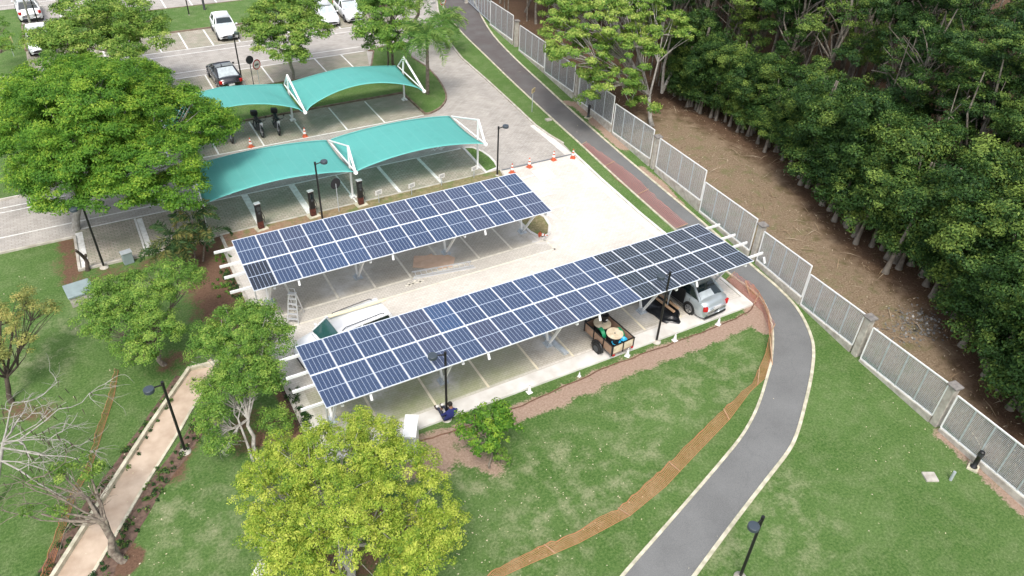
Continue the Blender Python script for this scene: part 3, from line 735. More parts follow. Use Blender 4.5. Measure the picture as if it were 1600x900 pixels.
def add_panel(c4, bi, idx):
    a, b = pb[bi - 1], pb[bi]
    TL, BL, TR, BR = [PL(x, y, a, b) - FO for x, y in c4]
    up = Vector((0, 0, 1))
    TL = Vector((BL.x, BL.y, max(TL.z, BL.z + 1.45))); TR = Vector((BR.x, BR.y, max(TR.z, BR.z + 1.45)))
    for v in (BL, BR): v.z = max(v.z, .05)
    mb = MB()
    d = (BR - BL); n = d.cross(up).normalized()
    mb.beam(TL, TR, .05, .05); mb.beam(BL, BR, .05, .05)
    mull = 4 if idx not in (10,) else 5
    for i in range(mull + 1):
        t = i / mull
        mb.beam(BL.lerp(BR, t), TL.lerp(TR, t), .055, .04, mi=1 if 0 < i < mull else 0)
    mb.build('mesh_frame', [M['white'], M['galv']], fence)
    mb = MB(); ns = 26
    for i in range(1, ns):
        t = i / ns
        mb.beam(BL.lerp(TL, t), BR.lerp(TR, t), .012, .022)
    for i in range(1, 24):
        t = i / 24
        mb.beam(BL.lerp(BR, t) + n * .012, TL.lerp(TR, t) + n * .012, .006, .006)
    mb.build('wire_mesh', M['galv'], fence)
    # plinth wall beneath
    mb = MB()
    g0, g1 = Vector((BL.x, BL.y, 0)), Vector((BR.x, BR.y, 0))
    h0, h1 = max(.05, BL.z - .03), max(.05, BR.z - .03)
    o2 = n * .07
    mb.add([g0 + o2, g1 + o2, g1 - o2, g0 - o2, g0 + o2 + up * h0, g1 + o2 + up * h1, g1 - o2 + up * h1, g0 - o2 + up * h0], [(0, 1, 5, 4), (2, 3, 7, 6), (4, 5, 6, 7), (1, 2, 6, 5), (3, 0, 4, 7)])
    mb.build('plinth', M['concrete'], fence)
for i, pnl in enumerate(pan): add_panel(pnl[:4], pnl[4], i)
# far piece that runs out of the picture
a, b = pb[0], pb[0] + (pb[0] - pb[1]).normalized() * 12
def far_panel(a, b):
    mb = MB(); a, b = a - FO, b - FO
    for z in (.2, 1.85): mb.beam(a + Vector((0, 0, z)), b + Vector((0, 0, z)), .05, .05)
    for i in range(9): p = a.lerp(b, i / 8); mb.beam(p + Vector((0, 0, .2)), p + Vector((0, 0, 1.85)), .05, .05)
    for i in range(1, 22): z = .2 + 1.65 * i / 22; mb.beam(a + Vector((0, 0, z)), b + Vector((0, 0, z)), .012, .02)
    mb.build('mesh_frame', M['galv'], fence)
far_panel(pb[0], b); far_panel(G(731, 5), G(766, 38))

# ============================================================ street lamps
def lamp(h, label, loc, rz, second=False, group='black lamp posts with one drum head', lean=0):
    r = empty('street_lamp', loc, rz, label, 'street lamp', group)
    mb = MB(); mb.tube([(0, 0, 0), (0, 0, h)], [.052, .045], 10); mb.tube([(0, 0, h - .12), (0, 0, h + .05)], .055, 10); mb.build('pole', M['black'], r)
    mb = MB(); mb.lathe((0, 0, 0), [(.2, 0), (.2, .04), (.08, .07), (.06, .12)], 12); mb.build('footing', M['kerb'], r)
    for s in ((-1, .95) if second else (-1,)):
        mb = MB(); mb.tube([(0, 0, h - .08), (s * .32, 0, h - .02)], .028, 6); mb.build('arm', M['black'], r)
        hd = MB(); hd.lathe((s * .46, 0, h), [(.12, -.12), (.165, -.11), (.175, -.09), (.175, .02), (.16, .035), (.01, .045)], 24, sm=False); hd.build('lamp_head', M['lampshade'], r)
    return r
pl1 = G(290, 706)
lamp(3.45, 'black lamp post with drum head beside the sandy walkway', pl1, R(15))
lamp(3.1, 'black lamp post on the grass right of the curving asphalt path', G(1156, 902), R(12))
lamp(3.4, 'black lamp post with a seated worker at its foot', G(698, 655), R(-10))
lamp(3.72, 'black lamp post between the loaded trailer and the silver sedan', G(1025.5, 534), R(0))
lamp(3.4, 'black lamp post rising behind the shorter carport among the charging posts', (8.5, 34.0, 0), R(180))
lamp(3.1, 'black lamp post beside the small corner island near the orange cones', (19.1, 34.3, 0), R(180))
lamp(3.5, 'black lamp post under the big tree at the edge of the left stall', G(163, 418), R(40))
lamp(3.5, 'black double-headed lamp post beside the black parked car', G(379, 131), R(50), True, None)
lamp(3.9, 'thin black lamp post on the far grass strip behind the white hatchback', G(296, 25), R(0))
lamp(3.6, 'thin black lamp post standing behind the far left white car', G(62, 42), R(60))
# thicker grey pole on the far strip
gp = empty('utility_pole', G(320, 17), 0, 'grey steel pole on the far grass strip left of the white hatchback', 'pole')
mb = MB(); mb.tube([(0, 0, 0), (0, 0, 5)], [.10, .08], 10); mb.build('pole', M['darkgrey'], gp)
mb = MB(); mb.lathe((0, 0, 0), [(.18, 0), (.18, .05), (.1, .08)], 12); mb.build('footing', M['kerb'], gp)

# ============================================================ cars
def ring_loft(mb, stations, mi=0):
    """stations: (y, [(x,z)... half profile from bottom outside to centre top])"""
    rows = []
    for y, prof in stations:
        rows.append([(x, y, z) for x, z in prof] + [(-x, y, z) for x, z in prof[::-1] if x > 1e-6])
    n = len(rows[0]); vs = [v for r in rows for v in r]
    fs = [(i * n + j, i * n + j + 1, (i + 1) * n + j + 1, (i + 1) * n + j) for i in range(len(rows) - 1) for j in range(n - 1)]
    fs += [tuple(range(n)), tuple(range((len(rows) - 1) * n, len(rows) * n))[::-1]]
    mb.add(vs, fs, mi, True)
def make_car(kind, paint, loc, rz, label, cat='car', group=None, glass='glass', wsh=None, rsh=None, open_door=False, scale=1.0):
    """forward is +Y"""
    r = empty('parked_car', loc, rz, label, cat, group); r.scale = (scale,) * 3
    K = dict(hatch=dict(L=4.0, W=.84, hood=.92, belt=.98, roof=1.50, ws=(1.05, .35), rw=(-1.72, -1.35), tail=1.02, f=2.0),
             sedan=dict(L=4.25, W=.83, hood=.86, belt=.93, roof=1.42, ws=(.95, .15), rw=(-1.68, -1.05), tail=.98, f=2.15),
             suv=dict(L=4.3, W=.88, hood=1.02, belt=1.1, roof=1.68, ws=(1.15, .55), rw=(-2.0, -1.82), tail=1.1, f=2.15),
             fast=dict(L=4.3, W=.86, hood=.86, belt=.95, roof=1.40, ws=(.95, .2), rw=(-1.75, -.75), tail=.98, f=2.15))[kind]
    W, h, bt, tl, f = K['W'], K['hood'], K['belt'], K['tail'], K['f']; bk = -(K['L'] - f)
    def prof(w, zb, zt, crown=.03, sill=.9):
        return [(w * sill, zb), (w * .985, zb + .14), (w, zb + (zt - zb) * .5), (w * .965, zt - .08), (w * .90, zt - .01), (w * .5, zt + crown), (0, zt + crown * 1.3)]
    wf, wr = K['ws'][0], K['rw'][0]
    st = [(bk - .02, prof(W * .74, .36, .62)), (bk + .06, prof(W * .88, .26, tl - .18)), (bk + .22, prof(W * .97, .20, tl)), (wr, prof(W, .2, bt if kind != 'sedan' else tl)), (wr + .5, prof(W, .2, bt)), (0, prof(W, .2, bt)),
          (wf - .25, prof(W, .2, bt - .01)), (wf + .05, prof(W * .995, .2, h + .03)), (f - .5, prof(W * .98, .2, h - .05, .045)), (f - .22, prof(W * .93, .2, h - .14, .05)), (f - .07, prof(W * .84, .24, h - .28, .03)), (f + .01, prof(W * .66, .32, .50))]
    mb = MB(); ring_loft(mb, st); body = mb.build('body', M[paint], r)
    # greenhouse (painted) and roof
    rf = K['roof']; r0, r1 = K['rw'][1], K['ws'][1]
    wt, wb = W * .70, W * .90
    yb0, yb1 = wr, wf
    mb = MB()
    roofst = [(r0 - .02, [(wt, rf - .07), (wt * .97, rf - .025), (wt * .5, rf), (0, rf + .01)]), ((r0 + r1) / 2, [(wt * 1.03, rf - .03), (wt, rf + .01), (wt * .5, rf + .04), (0, rf + .05)]), (r1, [(wt, rf - .08), (wt * .97, rf - .035), (wt * .5, rf - .01), (0, rf)])]
    ring_loft(mb, roofst)
    zb = bt - .03
    def quad(a, b, c, d, mi=0): mb.add([a, b, c, d], [(0, 1, 2, 3)], mi)
    for s in (-1, 1):       # pillars as solid strips
        mb.beam((s * wb * .99, yb1 - .02, zb), (s * wt * .99, r1, rf - .06), .07, .05)
        mb.beam((s * wb * .99, yb0 + .02, (tl if kind == 'sedan' else zb)), (s * wt * .99, r0, rf - .06), .10, .09)
        mb.beam((s * wb * 1.0, (yb0 + yb1) / 2 + .1, zb), (s * wt * 1.0, (r0 + r1) / 2 + .1, rf - .04), .08, .03)
        mb.beam((s * wt * 1.01, r0, rf - .06), (s * wt * 1.01, r1, rf - .06), .05, .04)
    mb.build('roof', M[paint], r)
    # dark glass cabin just inside the pillars
    mb = MB(); e = .015
    zr = (tl - .02 if kind == 'sedan' else zb)
    c = [(-wb + e, yb0, zr), (wb - e, yb0, zr), (wb - e, yb1, zb), (-wb + e, yb1, zb), (-wt + e, r0, rf - .05), (wt - e, r0, rf - .05), (wt - e, r1, rf - .06), (-wt + e, r1, rf - .06)]
    mb.add(c, [(1, 2, 6, 5)]); mb.add(c, [(3, 0, 4, 7)]); mb.build('side_window', M['glass'], r)
    mb = MB(); mb.add([c[2], c[3], c[7], c[6]], [(0, 1, 2, 3)]); ws = mb.build('windscreen', M[glass], r)
    mb = MB(); mb.add([c[0], c[1], c[5], c[4]], [(0, 1, 2, 3)]); rw = mb.build('rear_window', M['glass'], r)
    def shade(q, t0, t1, s0, s1, par, off):
        a, b, cc, d = [Vector(v) for v in q]; n = (b - a).cross(d - a).normalized()
        if n.z < 0: n = -n
        P = lambda s, t: a.lerp(b, s).lerp(d.lerp(cc, s), t) + n * off
        m2 = MB(); m2.add([P(s0, t0), P(s1, t0), P(s1, t1), P(s0, t1)], [(0, 1, 2, 3)]); m2.build('sunshade', M['shine'], par)
    if wsh: shade([c[2], c[3], c[7], c[6]], *wsh, ws, .006)
    if rsh: shade([c[0], c[1], c[5], c[4]], *rsh, rw, .006)
    # wheels
    wb_ = 1.27
    for sy in (-1, 1):
        for s in (-1, 1):
            y = sy * wb_ + (f + bk) / 2 + .05
            mb = MB(); mb.lathe((s * (W - .02), y, .31), [(.355, -.012 * s), (.355, .024 * s)], 20, axis='x'); mb.build('wheel_arch', M['blackrough'], r)
            mb = MB(); mb.lathe((s * (W - .12), y, .31), [(.24, -.1), (.30, -.095), (.315, -.06), (.315, .10), (.30, .135), (.24, .14)] if s > 0 else [(.24, -.14), (.30, -.135), (.315, -.10), (.315, .06), (.30, .095), (.24, .1)], 20, axis='x'); w_ = mb.build('wheel', M['rubber'], r)
            mb = MB()
            mb.lathe((s * (W + .022), y, .31), [(.21, -.01), (.21, .006)], 18, axis='x')
            mb.build('rim', M['rim'], w_)
            mb = MB()
            for q in range(5):
                a = q * 2 * math.pi / 5
                p0 = Vector((s * (W + .032), y + .07 * math.cos(a + .6), .31 + .07 * math.sin(a + .6)))
                p1 = Vector((s * (W + .032), y + .18 * math.cos(a + .6), .31 + .18 * math.sin(a + .6)))
                mb.beam(p0, p1, .012, .05, up=(1, 0, 0))
            mb.lathe((s * (W + .026), y, .31), [(.085, 0), (.085, .008)], 12, axis='x')
            mb.build('hub_gap', M['blackrough'], w_)
    # lamps, grille, plates, mirrors
    for s in (-1, 1):
        mb = MB(); mb.add([(s * W * .92, f - .28, h - .20), (s * W * .58, f - .055, h - .30), (s * W * .56, f - .035, h - .40), (s * W * .93, f - .20, h - .36)], [(0, 1, 2, 3)])
        mb.box((s * W * .76, f - .15, h - .31), (.24, .16, .13), rz=-s * .55); mb.build('headlight', M['light'], r, bevel=.03)
        mb = MB(); mb.box((s * W * .80, bk + .10, tl - .24), (.22, .20, .22), rz=s * .5); mb.build('tail_light', M['red'], r, bevel=.03)
        mb = MB(); mb.box((s * (W + .08), yb1 - .25, bt + .05), (.16, .11, .12)); mb.build('mirror', M[paint], r, bevel=.03)
        mb = MB(); mb.box((s * (W - .0), .1, .72), (.03, .14, .025)); mb.box((s * (W - .0), -.75, .72), (.03, .14, .025)); mb.build('door_handle', M[paint], r)
    mb = MB(); mb.box((0, f - .02, .42), (1.0, .09, .13)); mb.box((0, f - .05, .58), (.7, .06, .05)); mb.build('grille', M['blackrough'], r, bevel=.02)
    mb = MB(); mb.box((0, bk - .02, .52 if kind != 'sedan' else .70), (.42, .06, .12)); mb.build('number_plate', M['plate'], r)
    mb = MB(); mb.box((0, bk + .03, .27), (1.3, .10, .10)); mb.box((0, 0, .24), (W * 1.7, K['L'] * .8, .08)); mb.build('underside', M['blackrough'], r)
    # panel gaps
    mb = MB(); mb.box((0, wf + .10, h + .058), (1.18, .012, .012)); mb.build('bonnet_gap', M['darkgrey'], r)
    for s in (-1, 1):
        mb = MB()
        for y in (yb1 - .35, .0 if kind != 'sedan' else -.1, yb0 + .55):
            mb.box((s * (W + .0005), y, .58), (.008, .012, .62))
        mb.box((s * (W + .0005), (yb0 + yb1) / 2, .24), (.01, 2.3, .05)); mb.build('door_seam', M['darkgrey'], r)
    if kind == 'suv':
        for s in (-1, 1):
            mb = MB(); mb.tube([(s * .58, -1.6, rf), (s * .58, -1.5, rf + .09), (s * .58, .2, rf + .09), (s * .58, .35, rf - .02)], .02, 6); mb.build('roof_rail', M['darkgrey'], r)
    if open_door:
        # rear left door swung out, dark opening behind it
        mb = MB(); mb.box((-W - .004, -.42, .72), (.03, .82, .80)); mb.build('door_opening', M['blackrough'], r)
        d = empty('door', (-W - .03, .02, 0), R(-52)); d.parent = r
        mb = MB(); mb.box((0, -.44, .60), (.06, .88, .66)); 
        mb.beam((0, -.02, .93), (.10, -.12, 1.33), .05, .04); mb.beam((0, -.86, .93), (.10, -.62, 1.33), .05, .04); mb.beam((.10, -.12, 1.33), (.10, -.62, 1.33), .05, .04); mb.build('door_panel', M[paint], d, bevel=.02)
        mb = MB(); mb.add([(0, -.04, .93), (0, -.84, .93), (.09, -.62, 1.31), (.09, -.12, 1.31)], [(0, 1, 2, 3)]); mb.build('door_glass', M['glass'], d)
        mb = MB(); mb.box((.035, -.44, .58), (.02, .74, .5)); mb.build('door_lining', M['darkgrey'], d)
    return r
make_car('hatch', 'carwhite', (10.35, 64.75, .02), R(178), 'white hatchback parked alone on the far row beside the grass strip', group='white cars on the far stalls', wsh=(0.0, .42, .02, .98), scale=.97)
make_car('hatch', 'carwhite', (18.75, 64.75, .02), R(178), 'white hatchback with a silver windscreen shade, left of its neighbouring white sedan', group='white cars on the far stalls', wsh=(.03, .95, .03, .97), scale=.97)
make_car('sedan', 'carwhite', (21.0, 65.2, .02), R(178), 'white sedan parked right beside another white car on the far row', group='white cars on the far stalls', wsh=(.03, .95, .03, .97), scale=1.0)
make_car('hatch', 'carwhite', (-3.2, 75.5, .02), R(3), 'white car seen from the rear in the top left corner behind a bare trunk', rsh=None, scale=1.03)
make_car('hatch', 'carwhite', (-2.8, 66.9, .02), R(180), 'white car almost hidden beneath the tree crowns at upper left', scale=1.0)
make_car('fast', 'carblack', (8.15, 54.9, .02), R(2), 'black fastback car with a silver sheet on its rear window', rsh=(.02, .97, .04, .96), scale=.97)
make_car('suv', 'carwhite', (6.25, 23.75, .03), R(97), 'white estate van with roof rails standing between the two carports', 'van', glass='glassteal', scale=.97)
make_car('sedan', 'carsilver', (21.55, 20.35, .03), R(4), 'silver sedan with its left rear door open under the longer carport', rsh=(0.02, .55, .06, .66), open_door=True, scale=.98)
# yellow plank carried on the white van
pk = MB(); pk.beam(G(513, 495, 1.80), G(602, 468, 1.82), .16, .04); o = pk.build('roof_plank', mat('pale_yellow_plank', (.70, .62, .42), .8), None)
tag(o, 'long pale yellow plank lying on the roof edge of the white van', 'plank')

# ============================================================ motorcycles
def motorbike(loc, rz, label, lean=R(-8)):
    r = empty('motorcycle', loc, rz, label, 'motorcycle', 'motorcycles parked under the farther canopy'); r.rotation_euler = (0, lean, rz)
    for y, nm in ((.66, 'front'), (-.66, 'rear')):
        mb = MB(); n = 24
        mb.tube([(0, y + .27 * math.cos(a * 2 * math.pi / n), .30 + .27 * math.sin(a * 2 * math.pi / n)) for a in range(n + 1)], .045, 8, cap=False); w = mb.build('wheel', M['rubber'], r)
        mb = MB()
        for q in range(8): a = q * math.pi / 4; mb.tube([(0, y, .3), (0, y + .23 * math.cos(a), .3 + .23 * math.sin(a))], .008, 4)
        mb.tube([(-.06, y, .3), (.06, y, .3)], .05, 10); mb.lathe((0, y, .3), [(.225, -.012), (.235, 0), (.225, .012)], 20, axis='x'); mb.build('spokes', M['rim'], w)
    mb = MB(); mb.tube([(0, .48, .86), (0, .15, .66), (0, -.35, .62), (0, -.72, .74)], .03, 6); mb.tube([(0, .40, .78), (0, .05, .30), (0, -.3, .28), (0, -.66, .3)], .028, 6); mb.build('frame', M['black'], r)
    mb = MB(); mb.box((0, -.02, .40), (.26, .36, .28)); mb.lathe((0, .1, .52), [(.09, -.1), (.1, .1)], 10, axis='y'); mb.tube([(.12, .1, .25), (.14, -.4, .26), (.15, -.75, .36)], .035, 8); mb.build('engine', M['darkgrey'], r, bevel=.03)
    mb = MB(); mb.tube([(0, .40, .78), (0, .2, .84), (0, -.05, .76)], [.08, .15, .10], 10); mb.build('fuel_tank', M['black'], r)
    mb = MB(); mb.tube([(0, .0, .76), (0, -.25, .76), (0, -.62, .84), (0, -.78, .84)], [.09, .13, .12, .07], 10); mb.build('seat', M['blackrough'], r)
    for s in (-1, 1):
        mb = MB(); mb.tube([(s * .07, .66, .3), (s * .07, .46, .86)], .022, 6); mb.build('fork', M['rim'], r)
        mb = MB(); mb.tube([(s * .3, .34, 1.02), (s * .34, .36, 1.16)], .008, 5); mb.lathe((s * .35, .36, 1.2), [(.055, -.01), (.055, .01)], 10, axis='y'); mb.build('mirror', M['black'], r)
    mb = MB(); mb.tube([(-.36, .28, .98), (-.12, .44, .95), (.12, .44, .95), (.36, .28, .98)], .018, 6); mb.build('handlebar', M['black'], r)
    mb = MB(); mb.lathe((0, .56, .84), [(.05, -.08), (.09, 0), (.085, .05)], 14, axis='y'); mb.build('headlight', M['light'], r)
    mb = MB(); mb.tube([(0, .66 + .33 * math.cos(a), .3 + .33 * math.sin(a)) for a in (.4, .9, 1.4, 1.9, 2.4)], .05, 6); mb.build('mudguard', M['black'], r)
    mb = MB(); mb.tube([(0, -.66 + .34 * math.cos(a), .3 + .34 * math.sin(a)) for a in (.7, 1.3, 1.9, 2.5)], .06, 6); mb.build('mudguard', M['black'], r)
    mb = MB(); mb.box((0, -.88, 1.0), (.40, .36, .30)); mb.build('top_box', M['blackrough'], r, bevel=.06)
    mb = MB(); mb.tube([(-.08, .0, .3), (-.26, -.08, .02)], .014, 5); mb.build('kickstand', M['black'], r)
    return r
motorbike((8.15, 45.65, .02), R(184), 'black motorcycle with a top box, left of the two fully seen ones')
motorbike((9.25, 45.5, .02), R(176), 'dark motorcycle with mirrors spread and white headlamp, rightmost of the row')
motorbike((6.35, 45.6, .02), R(180), 'motorcycle of which only the front wheel shows below the big tree')

# ============================================================ cones
def cone_obj(loc, label, white=False, group=None, tip=None, scale=1.0):
    r = empty('traffic_cone', loc, random.uniform(0, 1), label, 'traffic cone', group); r.scale = (scale * (.78 if white else .85),) * 3
    a = M['conewhite'] if white else M['orange']
    mb = MB(); mb.box((0, 0, .02), (.38, .38, .04)); mb.build('base', a, r, bevel=.015)
    mb = MB(); mb.lathe((0, 0, .04), [(.15, 0), (.03, .68), (.02, .69)], 14); mb.build('body', a, r)
    if not white:
        mb = MB(); mb.lathe((0, 0, .04), [(.117, .22), (.090, .37)], 14); mb.build('band', M['conewhite'], r)
        mb = MB(); mb.lathe((0, 0, .04), [(.072, .48), (.052, .58)], 14); mb.build('band', M['conewhite'], r)
    else:
        mb = MB(); mb.lathe((0, 0, .04), [(.05, .6), (.045, .66)], 14); mb.build('band', M['kerb'], r)
    if tip: r.rotation_euler = tip
    return r
random.seed(9)
g_ = 'orange cones across the road entrance'
for p, t in (((800, 270), 'orange cone nearest the far corner of the shorter carport, leftmost across the road'), ((827, 261), 'orange and white banded cone on the drain line, next right of the leftmost'), ((865, 250), 'orange and white banded cone on the drain line, nearer the grass kerb'), ((895, 247), 'orange cone at the kerb where the drain line meets the grass')):
    cone_obj(G(*p, .03), t, group=g_)
cone_obj((10.6, 43.95, .02), 'orange cone with white top between the two teal canopies')
cone_obj((7.25, 43.95, .02), 'faded orange cone beside the tree edge left of the motorcycles')
cone_obj(G(843, 366, .22), 'orange cone lying on its side in the small curved island', tip=(R(78), 0, R(30)), scale=.8)
g_ = 'small white cones along the new sidewalk'
for p, t in (((827, 613), 'small white cone in the grass verge, nearest the leafy sapling'), ((905, 588), 'short stubby white cone in the verge between sapling and trailer'), ((980, 556), 'white cone standing directly below the loaded trailer'), ((1054, 532), 'white cone just right of the lamp post by the tarpaulin'), ((1122, 507), 'white cone behind the bumper of the silver sedan')):
    cone_obj(G(*p), t, white=True, group=g_, scale=.75 if p[0] != 905 else .45)

# ============================================================ charging posts, signs
def charger(loc, rz, label, nr=None, group='black charging posts at the stalls'):
    r = empty('charging_post', loc, rz, label, 'charging post', group)
    mb = MB(); mb.box((0, 0, .04), (.62, .5, .08)); mb.build('footing', M['kerbcream'], r, bevel=.01)
    mb = MB(); mb.box((0, 0, .80), (.28, .20, 1.45)); mb.build('body', M['black'], r, bevel=.03)
    mb = MB(); mb.box((0, 0, 1.545), (.31, .23, .05)); mb.build('cap', M['alu'], r, bevel=.012)
    mb = MB(); mb.box((0, -.106, 1.25), (.2, .012, .26)); mb.build('screen', M['glass'], r)
    mb = MB(); mb.lathe((0, -.108, 1.02), [(.06, 0), (.06, -.03)][::-1], 12, axis='y'); mb.build('socket', M['darkgrey'], r)
    mb = MB(); mb.box((0, 0, .30), (.29, .21, .44)); mb.build('mud_splash', M['mud'], r, bevel=.02)
    mb = MB(); mb.tube([(.16, 0, 1.0), (.24, -.05, .7), (.22, -.06, .35), (.17, 0, .6)], .018, 6); mb.build('cable', M['blackrough'], r)
    return r
charger((5.45, 34.55, .02), R(8), 'black charging post standing third in from the right end of the row')
charger((8.2, 34.6, .02), R(8), 'black charging post just left of the tall black lamp post')
charger((10.85, 34.6, .02), R(5), 'black charging post at the foot of the middle white canopy mast')
charger((2.75, 34.7, .02), R(8), 'black charging post half hidden by the dark palm fronds')
def board(loc, rz, label, w=.42, h=.26, ht=.95, round_=False, face='marking', ink=None, cat='sign', tilt=0, group=None, back='alu'):
    r = empty('sign', loc, rz, label, cat, group)
    mb = MB(); mb.tube([(0, 0, 0), (0, 0, ht)], .022, 6); mb.build('post', M['galv'], r)
    mb = MB()
    if round_: mb.lathe((0, -.03, ht), [(w / 2, 0), (w / 2, .02)], 24, axis='y'); mb.build('plate', M[back], r)
    else: mb.box((0, -.03, ht), (w, .02, h)); mb.build('plate', M[face], r)
    if round_:
        mb = MB(); mb.lathe((0, -.034, ht), [(w / 2 * .97, -.003), (w / 2 * .97, 0)], 24, axis='y'); mb.build('sign_face', M[face], r)
        if ink:
            mb = MB(); n = 28
            for q in range(n):
                a0, a1 = q * 2 * math.pi / n, (q + 1) * 2 * math.pi / n
                mb.add([(w / 2 * t * math.cos(a), -.042, ht + w / 2 * t * math.sin(a)) for a, t in ((a0, .95), (a1, .95), (a1, .76), (a0, .76))], [(0, 1, 2, 3)])
            mb.build('ring', M[ink], r)
            mb = MB()
            for dx, wd in ((-.2, .06), (-.08, .07), (.04, .07), (.16, .06)): mb.box((dx * w, -.044, ht), (wd * w, .004, .2 * w))
            mb.box((0, -.044, ht - .02 * w), (.5 * w, .003, .05 * w)); mb.build('figures', M['black'], r)
    else:
        mb = MB()
        for dz in (.055, 0, -.055): mb.box((0, -.043, ht + dz), (w * .6, .004, .018))
        mb.build('lettering', M['darkgrey'], r)
    return r
for p, t in (((592.5, 318), 'small white notice board on a short post, leftmost of the four'), ((643.5, 306), 'small white notice board on a short post, one of the middle pair nearer the left'), ((690, 291), 'small white notice board on a short post beside the last stall line'), ((740.5, 279), 'small white notice board on a short post at the end canopy mast')):
    board(G(*p), R(12), t, ht=.72 if p[0] < 600 else .68, group='white notice boards along the strip')
board(G(530, 332), R(200), 'round traffic sign seen from its black back beside a charging post', .62, ht=1.75, round_=True, back='signback', face='signback')
board(G(407.5, 142), R(30), 'round white speed sign between the black car and a tree', .72, ht=1.9, round_=True, face='conewhite', ink='redink')
o = MB(); o.lathe((0, 0, 0), [(.28, -.02), (.28, .02)], 20, axis='y')
bs = empty('sign', G(400, 150), R(20), 'round black traffic mirror or sign back directly behind the white round sign', 'sign')
o.build('plate', M['signback'], bs, loc=(0, 0, 2.55)); mb = MB(); mb.tube([(0, .04, 0), (0, .04, 2.6)], .03, 6); mb.build('post', M['darkgrey'], bs)
board(G(692.5, 42), R(25), 'round white speed sign above the palm at the top of the road', .8, ht=2.2, round_=True, face='conewhite', ink='redink')
board(G(677, 30), R(20), 'flat white sign panel beside the top of the road', .9, .3, ht=1.4)
board(G(831, 175), R(30), 'small square cream sign on a dark post between road and path', .42, .30, ht=1.55, face='yellow')
board(G(22, 88), R(20), 'small tan sign on a post on the grass at the left edge', .5, .5, ht=1.2, face='yellow')

# ground bollards by the fence
def bollard(loc, label):
    r = empty('bollard_light', loc, R(20), label, 'bollard', 'black bollards by the fence')
    mb = MB(); mb.box((0, 0, .03), (.42, .36, .08)); mb.build('footing', M['kerbcream'], r, bevel=.01)
    mb = MB(); mb.lathe((0, 0, .06), [(.13, 0), (.13, .03), (.085, .05), (.085, .62), (.10, .64), (.10, .80), (.085, .84), (.02, .86)], 16); mb.build('body', M['black'], r)
    mb = MB()
    for z in (.70, .75, .80): mb.lathe((0, 0, z), [(.108, 0), (.108, .015)], 16)
    mb.build('louvre', M['darkgrey'], r)
bollard(G(1520, 731), 'black bollard light on a pale footing at the right foot of the fence')
bollard(G(919, 184), 'black bollard light on a pale footing between the far path and the fence')
mb = MB(); mb.box((0, 0, .03), (.46, .42, .07)); o = mb.build('inspection_cover', M['concrete'], None, G(1453, 746), bevel=.01); o.rotation_euler.z = R(-28); tag(o, 'square concrete inspection cover in the lawn near the bollard', 'cover')
mb = MB(); mb.tube([(0, 0, 0), (.03, .02, .42)], .055, 12); o = mb.build('pipe_stub', M['galv'], None, G(1485, 750)); tag(o, 'grey pipe stub standing upright in the lawn by the bollard', 'pipe')
mb = MB(); mb.box((0, 0, .05), (.4, .3, .1)); o = mb.build('inspection_cover', M['concrete'], None, G(857, 188), bevel=.01); tag(o, 'small concrete cover on the grass between road and path', 'cover')

# white cabinet at the corner and the grey utility box
cb = empty('electrical_cabinet', (6.42, 17.3, 0), R(-29), 'tall white metal cabinet standing behind the yellow-green tree', 'cabinet')
mb = MB(); mb.box((0, 0, .86), (.42, .98, 1.3)); mb.build('body', M['white'], cb, bevel=.01)
mb = MB(); mb.box((0, 0, 1.53), (.48, 1.06, .04)); mb.build('roof', M['white'], cb, bevel=.008)
mb = MB(); mb.box((0, -.494, .86), (.34, .012, 1.15)); mb.build('door', M['alu'], cb)
mb = MB(); mb.box((.1, -.505, .86), (.03, .03, .14)); mb.build('handle', M['darkgrey'], cb)
mb = MB(); mb.box((0, 0, .12), (.34, .8, .24)); mb.build('footing', M['concrete'], cb)
ub = empty('utility_box', (-3.1, 32.4, 0), R(8), 'low grey-green utility box with a sloping lid under the left trees', 'utility box')
mb = MB(); mb.box((0, 0, .25), (1.0, 1.0, .5)); mb.build('body', M['concrete'], ub)
mb = MB(); mb.box((0, 0, .55), (1.1, 1.1, .09)); mb.build('lid', M['utility'], ub, bevel=.015)
bb = empty('junction_box', (-.9, 34.4, 0), R(10), 'small grey-blue junction box at the end of the left stall', 'junction box')
mb = MB(); mb.box((0, 0, .3), (.45, .3, .6)); mb.build('body', M['utility'], bb, bevel=.02)
mb = MB(); mb.box((0, 0, .62), (.5, .35, .04)); mb.build('lid', M['galv'], bb)

# ============================================================ trailer and its load
tr_o = Vector((16.25, 18.95, .03))
tra = empty('utility_trailer', tr_o, R(4), 'open wooden-sided trailer loaded with cable spools under the carport', 'trailer')
mb = MB(); mb.box((0, .05, .42), (1.12, 1.85, .05)); mb.build('floor', M['plywood'], tra)
for s, nm in ((-1, 'l'), (1, 'r')):
    mb = MB(); mb.box((s * .56, .05, .66), (.025, 1.85, .40)); sp = mb.build('side_board', M['plywood'], tra)
    mb = MB()
    for y in (-.87, -.3, .35, .97): mb.box((s * .585, y, .64), (.03, .05, .52))
    mb.box((s * .58, .05, .88), (.045, 1.95, .04)); mb.build('side_frame', M['black'], sp)
for y in (-.88, .98):
    mb = MB(); mb.box((0, y, .66), (1.10, .025, .40)); sp = mb.build('end_board', M['plywood'] if y > 0 else M['woodpale'], tra)
    mb = MB()
    for x in (-.57, 0, .57): mb.box((x, y + (.02 if y > 0 else -.02), .64), (.05, .03, .52))
    mb.box((0, y, .88), (1.2, .045, .04)); mb.build('end_frame', M['black'], sp)
